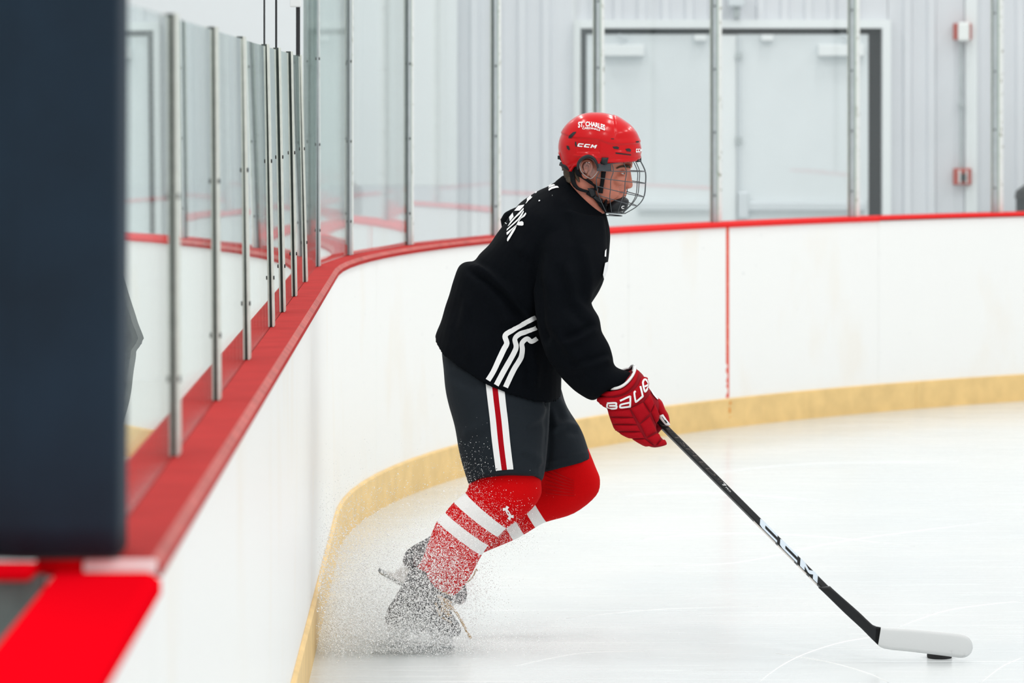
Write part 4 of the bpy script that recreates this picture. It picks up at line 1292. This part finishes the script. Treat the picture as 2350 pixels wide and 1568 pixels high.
# chin cup
cup = loft([hsec(905, 1098, 965, 1095, .018), hsec(850, 1130, 1030, 1118, .034), hsec(810, 1180, 1060, 1150, .042), hsec(780, 1230, 1058, 1190, .045), hsec(775, 1275, 1030, 1262, .042), hsec(800, 1305, 960, 1295, .03)], n=28, k=4, ex=2.2)
cupo = mobj('chin_cup', cup[0], cup[1], M_CLIP, helmet)
CUPB = BVHTree.FromPolygons(cup[0], cup[1])
ribbon('chin_cup_mark', [(1006, 1218), (985, 1220), (975, 1232), (982, 1246), (1002, 1246)], 10, CUPB, .001, M_PRINT, cupo, k=4, across=2, tr=hc)

# ---- right glove
def gc(x, y): return 1360 + x * .14035, 820 + y * .14035
GD = 11.885
def gsec(a, b, c, d, t, dd=0, sag=0):
    l = gc(a, b); r = gc(c, d); return (l[0], l[1], r[0], r[1], GD + dd, t, sag)
core = loft([gsec(185, 560, 690, 170, .050, 0, 9), gsec(100, 670, 832, 300, .058, 0, 6), gsec(228, 830, 918, 500, .060, 0, 2), gsec(262, 940, 1040, 650, .055), gsec(312, 1080, 1100, 780, .050),
             gsec(372, 1195, 1050, 1000, .048), gsec(560, 1300, 1040, 1130, .045), gsec(780, 1385, 1062, 1240, .040), gsec(930, 1460, 1180, 1380, .034), gsec(1010, 1476, 1200, 1436, .022)], n=34, k=5, ex=2.4)
gm = remesh(core[0], core[1], .0035, 3)
glove = obj_from_mesh('glove', gm, M_GLOVED, person)
GB = bvh_of(gm)
for q in ([(255, 858), (605, 850), (660, 978), (285, 962)], [(288, 985), (668, 995), (722, 1098), (330, 1085)], [(342, 1105), (728, 1115), (782, 1212), (378, 1195)],
          [(395, 1220), (792, 1226), (850, 1322), (600, 1316)], [(650, 1332), (855, 1336), (1000, 1445), (890, 1452)]):
    patch('finger_roll', q, GB, .002, .0065, M_GLOVE, glove, 10, 6, gc, 4)
for q in ([(618, 832), (822, 738), (932, 920), (768, 1082)], [(780, 1096), (936, 965), (1042, 1215), (880, 1298)], [(888, 1322), (1062, 1240), (1112, 1340), (1022, 1442)],
          [(836, 730), (932, 610), (1004, 760), (942, 900)], [(956, 902), (1012, 765), (1080, 960), (1032, 1092)], [(1042, 1442), (1118, 1358), (1150, 1362), (1208, 1432)]):
    patch('padded_block', q, GB, .002, .008, M_GLOVE, glove, 8, 8, gc, 5)
ribbon('cuff_roll', [(150, 610), (340, 598), (520, 545), (660, 410), (722, 250)], [60, 78, 80, 78, 60], GB, .002, M_GLOVE, glove, k=8, across=7, tr=gc, puff=.007)
ribbon('cuff_roll', [(110, 690), (290, 752), (470, 752), (665, 670), (800, 535), (850, 350)], [80, 190, 220, 215, 190, 120], GB, .002, M_GLOVE, glove, k=8, across=9, tr=gc, puff=.007)
ribbon('cuff_trim', [(180, 512), (240, 528), (330, 532), (450, 500), (560, 425), (650, 310), (688, 200), (684, 130)], [26, 34, 36, 36, 36, 34, 30, 26], GB, .005, M_WHITE, glove, k=6, across=4, tr=gc, puff=.003, thick=.003)
# open cuff: far wall with white lining
P = catmull([(430, 250), (500, 205), (560, 185), (605, 178), (640, 140), (680, 132)], 5)
MB().tube([W(*gc(p[0], p[1]), GD + .040 - .030 * max(0, (p[0] - 600) / 80)) for p in P], .0036, 8).build('cuff_lining', M_WHITE, glove, smooth=True)
v = []; f = []
for i, p in enumerate(P):
    d_ = GD + .040 - .030 * max(0, (p[0] - 600) / 80)
    v += [W(*gc(p[0], p[1]), d_), W(*gc(p[0] + 30, p[1] + 120), d_), W(*gc(p[0] + 30, p[1] + 120), d_ + .004), W(*gc(p[0], p[1]), d_ + .004)]
for i in range(len(P) - 1):
    for j in range(4): f.append((4 * i + j, 4 * i + (j + 1) % 4, 4 * i + 4 + (j + 1) % 4, 4 * i + 4 + j))
f += [(0, 1, 2, 3), tuple(len(v) - 4 + j for j in range(4))]
mobj('cuff_far_wall', v, f, M_STRAP, glove)
# lettering on the cuff
gme = bpy.data.objects['cuff_roll.001'].data
CFB = BVHTree.FromPolygons([x.co.copy() for x in gme.vertices], [tuple(p.vertices) for p in gme.polygons])
for pts in ([(238, 752), (372, 748), (388, 766), (374, 790), (272, 792)], [(272, 792), (386, 797), (390, 824), (372, 836), (250, 832), (244, 760)],
            [(448, 716), (598, 648), (616, 664), (612, 792), (596, 806), (462, 822), (452, 792), (474, 772), (604, 742)],
            [(706, 560), (682, 588), (700, 714), (718, 722), (806, 646), (814, 626), (780, 476)],
            [(848, 482), (908, 446), (890, 396), (852, 364), (820, 420), (846, 548), (866, 556), (908, 486)]):
    ribbon('cuff_lettering', pts, 29, CFB, .0012, M_PRINT, glove, k=4, across=3, tr=gc)
ribbon('cuff_emblem', [(955, 555), (1000, 620), (1060, 690)], [34, 40, 34], GB, .004, M_PRINT, glove, k=4, across=3, tr=gc)
# thumb with its pale palm patch
th = loft([gsec(900, 690, 1040, 640, .030, .012), gsec(960, 780, 1132, 720, .030, .012), gsec(1030, 880, 1188, 850, .028, .012), gsec(1062, 950, 1235, 930, .026, .012), gsec(1110, 1020, 1256, 1010, .023, .012), gsec(1180, 1090, 1262, 1070, .018, .012), gsec(1228, 1128, 1268, 1110, .010, .012)], n=20, k=4, ex=2.3)
tho = mobj('thumb', th[0], th[1], M_GLOVE, glove)
TB = BVHTree.FromPolygons(th[0], th[1])
patch('thumb_palm', [(1068, 960), (1150, 932), (1272, 1112), (1200, 1112)], TB, .0015, .003, M_WHITE, tho, 8, 6, gc, 4)
ribbon('thumb_lettering', [(1138, 965), (1175, 1015), (1210, 1065)], 10, TB, .0062, M_CLIP, tho, k=4, across=2, tr=gc)
# four gloved fingers closing round the shaft on the far side
for i in range(4):
    x, y = 1010 + 42 * i, 1120 + 52 * i; x -= 150; y -= 110
    m_ = MB(); m_.tube([W(*gc(x - 40, y + 70), GD + .03), W(*gc(x + 20, y + 40), GD + .056), W(*gc(x + 80, y - 20), GD + .062), W(*gc(x + 110, y - 50), GD + .05)], [.014, .015, .014, .010], 10)
    m_.build('finger', M_GLOVED, glove, smooth=True)
# left glove, holding the butt of the stick behind the right arm
LGD = 12.09
lg = loft([(1262, 772, 1320, 728, LGD + .02, .05), (1272, 792, 1334, 742, LGD, .052), (1290, 800, 1345, 762, LGD, .046), (1305, 802, 1345, 782, LGD, .036)], n=22, k=4, ex=2.3)
lgl = mobj('glove', lg[0], lg[1], M_GLOVE, person)
for i in range(4):
    x, y = 1296 + 11 * i, 776 + 8 * i - 4
    m_ = MB(); m_.tube([W(x - 4, y + 10, LGD - .035), W(x + 10, y + 6, LGD - .045), W(x + 16, y - 4, LGD - .03)], [.012, .013, .010], 8); m_.build('finger', M_GLOVE, lgl, smooth=True)
m_ = MB(); m_.tube([W(1322, 745, LGD), W(1340, 750, LGD - .02), W(1346, 762, LGD - .035)], [.014, .014, .010], 8); m_.build('thumb', M_GLOVE, lgl, smooth=True)

# ------------------------------------------------------------------ stick and puck
stick = empty('hockey_stick', W(2020, 1480, 11.70)); tag(stick, 'black hockey stick with a white taped blade held by the player', 'hockey stick')
M_SHAFT = mat('shaft_carbon', (.008, .0095, .011), .42, spec=.3, var=.3, vscale=40)
M_SHAFTG = mat('shaft_print_grey', (.075, .062, .055), .5)
M_FOIL = mat('shaft_print_silver', (.62, .70, .78), .3)
M_TAPE = scuffed_white('blade_tape', (.66, .67, .67), (.22, .22, .23))
top = W(1288, 744, 12.06); heel = W(1990, 1447, 11.715)
ax = (heel - top).normalized(); vw = Vector((0, -1, 0)); up_ = vw.cross(ax).normalized()
if up_.z < 0: up_ = -up_
nr = ax.cross(up_).normalized()
if nr.y > 0: nr = -nr
HWD, HTD = .0098, .0145
TW = math.radians(14)      # shaft rolled so that its narrow lower side shows too
wu = (up_ * math.cos(TW) + nr * -math.sin(TW)); wn = (nr * math.cos(TW) + up_ * math.sin(TW))
L = (heel - top).length
def shaft_prism(t0, t1, hw, ht, m, name, par, bev=.004, grow=0):
    c = top + ax * (L * (t0 + t1) / 2)
    return MB().box(c, (L * (t1 - t0) / 2, hw + grow, ht + grow), (ax, wu, wn)).build(name, m, par, bevel=bev)
shaft = shaft_prism(0, .90, HWD, HTD, M_SHAFT, 'shaft', stick)
shaft_prism(-.005, .06, HWD, HTD, mat('grip_tape', (.7, .7, .69), .8), 'butt_tape', shaft, .004, .0015)
def sp(u, v, e=.0006):   # point on the near wide face: u along 0..1, v across -1..1
    return top + ax * (L * u) + wu * (HWD * v) + wn * (HTD + e)
def u_of(px):  # along-shaft parameter of an image column
    lo, hi = 0, 1
    for _ in range(40):
        m_ = (lo + hi) / 2; p = top + ax * (L * m_)
        if p.x / p.y * FPX + CX < px: lo = m_
        else: hi = m_
    return lo
def shaft_text(name, s, x0, x1, v0, v1, m, **kw):
    a, b = u_of(x0), u_of(x1)
    textdecal(name, s, lambda u, v: sp(a + (b - a) * u, v0 + (v1 - v0) * v), m, shaft, **kw)
shaft_text('shaft_lettering', 'JETSPEED', 1516, 1640, -.55, .7, M_SHAFTG, shear=.25, bold=-.005)
shaft_text('shaft_lettering', 'FT', 1646, 1656, -.1, .6, M_SHAFTG, shear=.2)
shaft_text('shaft_lettering', '7', 1657, 1664, -.2, .6, M_PRINT, bold=.02)
shaft_text('shaft_lettering', 'PRO', 1665, 1676, -.1, .3, M_PRINT)
a, b = u_of(1748), u_of(1880)
v = []; f = []
for poly in word([L_C, L_C, L_M], 0, 1, .05, -.22):
    pts = [Vector((p[0], p[1], 0)) for p in poly]; n0 = len(v)
    v += [sp(a + (b - a) * p.x, .98 - 1.96 * p.y, .0008) for p in pts]
    f += [tuple(n0 + i for i in t) for t in tessellate_polygon([pts])]
mobj('shaft_logo', v, f, M_FOIL, shaft, smooth=False)
# the same letters run over the narrow lower side
v = []; f = []
for x0, x1 in ((1735, 1785), (1790, 1828), (1836, 1856), (1862, 1880)):
    a0, b0 = u_of(x0), u_of(x1); n0 = len(v)
    for u, w_ in ((a0, -.9), (b0, -.9), (b0, .9), (a0, .9)):
        v.append(top + ax * (L * u) - wu * (HWD + .0007) + wn * (HTD * w_ * .8))
    f.append((n0, n0 + 1, n0 + 2, n0 + 3))
mobj('shaft_logo', v, f, mat('shaft_print_pale', (.72, .66, .62), .4), shaft, smooth=False)
# hosel widening into the blade, then the taped blade with curve and rounded toe
bl_top = [(1905, 1346), (1921, 1361), (1971, 1405), (1993, 1426), (2010, 1438), (2050, 1442), (2100, 1445), (2150, 1450), (2190, 1454), (2212, 1458), (2225, 1466), (2231, 1477), (2232, 1486)]
bl_bot = [(1878, 1349), (1894, 1364), (1938, 1407), (1977, 1443), (2008, 1474), (2030, 1489), (2090, 1496), (2140, 1502), (2180, 1507), (2205, 1510), (2219, 1507), (2228, 1499), (2232, 1490)]
T_ = catmull(bl_top, 3); B_ = catmull(bl_bot, 3)
def blade_grid(i0, i1, grow, name, m, par):
    v = []; f = []; rows = 6; n = i1 - i0
    for side in (-1, 1):
        for i in range(i0, i1):
            fr_ = i / (len(T_) - 1)
            D = 11.722 - .030 * min(1, fr_ * 3) - .0 + .012 * fr_ * fr_
            for j in range(rows + 1):
                b_ = j / rows; p = T_[i] * (1 - b_) + B_[i] * b_
                th_ = float(np.interp(fr_, [0, .3, .45, 1], [.010, .009, .0045, .0032])) * (1 - .35 * abs(2 * b_ - 1) ** 4) + grow
                v.append(W(p[0], p[1], D + .010 * (b_ - .5)) + Vector((0, side * th_, 0)))
    R1 = rows + 1
    for i in range(n - 1):
        for j in range(rows):
            a = i * R1 + j; f.append((a, a + 1, a + R1 + 1, a + R1)); c = n * R1 + a; f.append((c, c + R1, c + R1 + 1, c + 1))
    for i in range(n - 1):
        a = i * R1; c = n * R1 + a; f.append((a, a + R1, c + R1, c)); a += rows; c += rows; f.append((a, c, c + R1, a + R1))
    for a in (0, (n - 1) * R1):
        for j in range(rows): f.append((a + j, n * R1 + a + j, n * R1 + a + j + 1, a + j + 1))
    return mobj(name, v, f, m, par)
blade_grid(0, 14, 0, 'hosel', M_SHAFT, stick)
blade_grid(12, len(T_), 0, 'blade', M_TAPE, stick)

PY = 11.785; PX = (2156 - CX) / FPX * PY
puck = empty('puck', (PX, PY, 0)); tag(puck, 'black rubber puck on the ice under the stick blade', 'puck')
mb = MB(); n = 48; v = []; f = []
for z, r in ((0.0, .0365), (.0015, .038), (.0239, .038), (.0254, .0365)):
    for i in range(n): v.append(Vector((PX + r * math.cos(2 * PI * i / n), PY + r * math.sin(2 * PI * i / n), z + .0005)))
for j in range(3):
    for i in range(n): f.append((j * n + i, j * n + (i + 1) % n, (j + 1) * n + (i + 1) % n, (j + 1) * n + i))
f.append(tuple(range(n))[::-1]); f.append(tuple(3 * n + i for i in range(n)))
mobj('disc', v, f, mat('puck_rubber', (.012, .012, .013), .75), puck, smooth=False)
v = []; f = []
for i in range(60):
    for j in range(3):
        a = 2 * PI * (i + .5 * (j % 2)) / 60; z = .007 + .0055 * j; t = Vector((-math.sin(a), math.cos(a), 0)); nn = Vector((math.cos(a), math.sin(a), 0)); c = Vector((PX, PY, z)) + nn * .0379; n0 = len(v)
        v += [c + t * .0016, c + Vector((0, 0, .0022)), c - t * .0016, c - Vector((0, 0, .0022)), c + nn * .0008]
        f += [(n0, n0 + 1, n0 + 4), (n0 + 1, n0 + 2, n0 + 4), (n0 + 2, n0 + 3, n0 + 4), (n0 + 3, n0, n0 + 4)]
o = mobj('knurling', v, f, MATS['puck_rubber'], puck, smooth=False); o['kind'] = 'stuff'

# ------------------------------------------------------------------ snow thrown up by the skates
rs = np.random.RandomState(11)
blobs = [ # px, py, sx, sy, depth, sd, count, smin, smax
    (960, 1390, 75, 70, 11.86, .05, 5200, .0009, .0030),
    (1000, 1280, 55, 60, 11.88, .04, 1900, .0008, .0026),
    (900, 1460, 80, 32, 11.88, .06, 4200, .0009, .0032),
    (800, 1400, 60, 75, 11.92, .12, 3200, .0008, .0034),
    (770, 1330, 60, 80, 12.0, .15, 2600, .0008, .0026),
    (850, 1290, 90, 70, 12.05, .12, 2600, .0007, .0024),
    (880, 1180, 110, 60, 12.1, .15, 1300, .0006, .0018),
    (1075, 1130, 28, 55, 11.86, .02, 420, .0006, .0016),
    (1120, 1200, 45, 40, 11.87, .02, 420, .0007, .0020),
    (1050, 1350, 45, 45, 12.1, .08, 1500, .0008, .0026),
    (1050, 1470, 110, 26, 11.85, .08, 1500, .0007, .0024),
    (760, 1490, 50, 40, 11.85, .10, 1400, .0008, .0032),
    (1180, 1480, 120, 28, 11.85, .1, 420, .0006, .0016),
    (950, 1410, 70, 55, 11.87, .03, 6500, .0006, .0014),
    (1025, 1285, 55, 45, 11.87, .02, 2600, .0006, .0014),
    (1090, 1215, 50, 35, 11.875, .02, 900, .0006, .0014),
    (1160, 1225, 40, 22, 12.17, .02, 700, .0006, .0014),
    (930, 1470, 90, 22, 11.87, .05, 3000, .0008, .0020),
]
V = []; Fc = []; base = 0
octv = np.array([(1, 0, 0), (-1, 0, 0), (0, 1, 0), (0, -1, 0), (0, 0, 1), (0, 0, -1)], dtype=float)
octf = np.array([(0, 2, 4), (2, 1, 4), (1, 3, 4), (3, 0, 4), (2, 0, 5), (1, 2, 5), (3, 1, 5), (0, 3, 5)])
pts = []; rad = []
for (bx, by, sx, sy, D, sd, cnt, s0_, s1_) in blobs:
    cnt = int(cnt * 3.2); s0_ *= .55; s1_ *= .82
    x = rs.normal(bx, sx, cnt); y = rs.normal(by, sy, cnt); d = rs.normal(D, sd, cnt)
    r = s0_ + (s1_ - s0_) * rs.power(.38, cnt)
    p = np.stack([(x - CX) / FPX * d, d, EYE - (y - HOR) / FPX * d], 1)
    face = A0 + SL * d + IN + .01          # stay on the ice side of the boards
    ok = (p[:, 2] > r) & (p[:, 0] > face)
    pts.append(p[ok]); rad.append(r[ok])
pts = np.concatenate(pts); rad = np.concatenate(rad)
jit = .6 + .8 * rs.rand(len(pts), 6, 1)
qa = rs.normal(size=(len(pts), 4)); qa /= np.linalg.norm(qa, axis=1)[:, None]; w_, x_, y_, z_ = qa.T
RM = np.stack([1 - 2 * (y_ * y_ + z_ * z_), 2 * (x_ * y_ - z_ * w_), 2 * (x_ * z_ + y_ * w_), 2 * (x_ * y_ + z_ * w_), 1 - 2 * (x_ * x_ + z_ * z_), 2 * (y_ * z_ - x_ * w_), 2 * (x_ * z_ - y_ * w_), 2 * (y_ * z_ + x_ * w_), 1 - 2 * (x_ * x_ + y_ * y_)], 1).reshape(-1, 3, 3)
V = (pts[:, None, :] + np.einsum('nij,nkj->nki', RM, octv[None] * jit) * rad[:, None, None]).reshape(-1, 3)
Fc = (octf[None] + 6 * np.arange(len(pts))[:, None, None]).reshape(-1, 3)
me = bpy.data.meshes.new('snow_spray')
me.vertices.add(len(V)); me.vertices.foreach_set('co', V.reshape(-1).astype(np.float32))
me.loops.add(len(Fc) * 3); me.loops.foreach_set('vertex_index', Fc.reshape(-1).astype(np.int32))
me.polygons.add(len(Fc)); me.polygons.foreach_set('loop_start', np.arange(0, len(Fc) * 3, 3, dtype=np.int32)); me.polygons.foreach_set('loop_total', np.full(len(Fc), 3, dtype=np.int32))
me.update(); me.validate()
M_SNOW = mat('snow', (.985, .99, .995), 1.0, spec=0.0)
me.materials.append(M_SNOW)
o = bpy.data.objects.new('snow_spray', me); COL.objects.link(o)
tag(o, 'cloud of white ice shavings sprayed up round the skates', 'snow', kind='stuff')
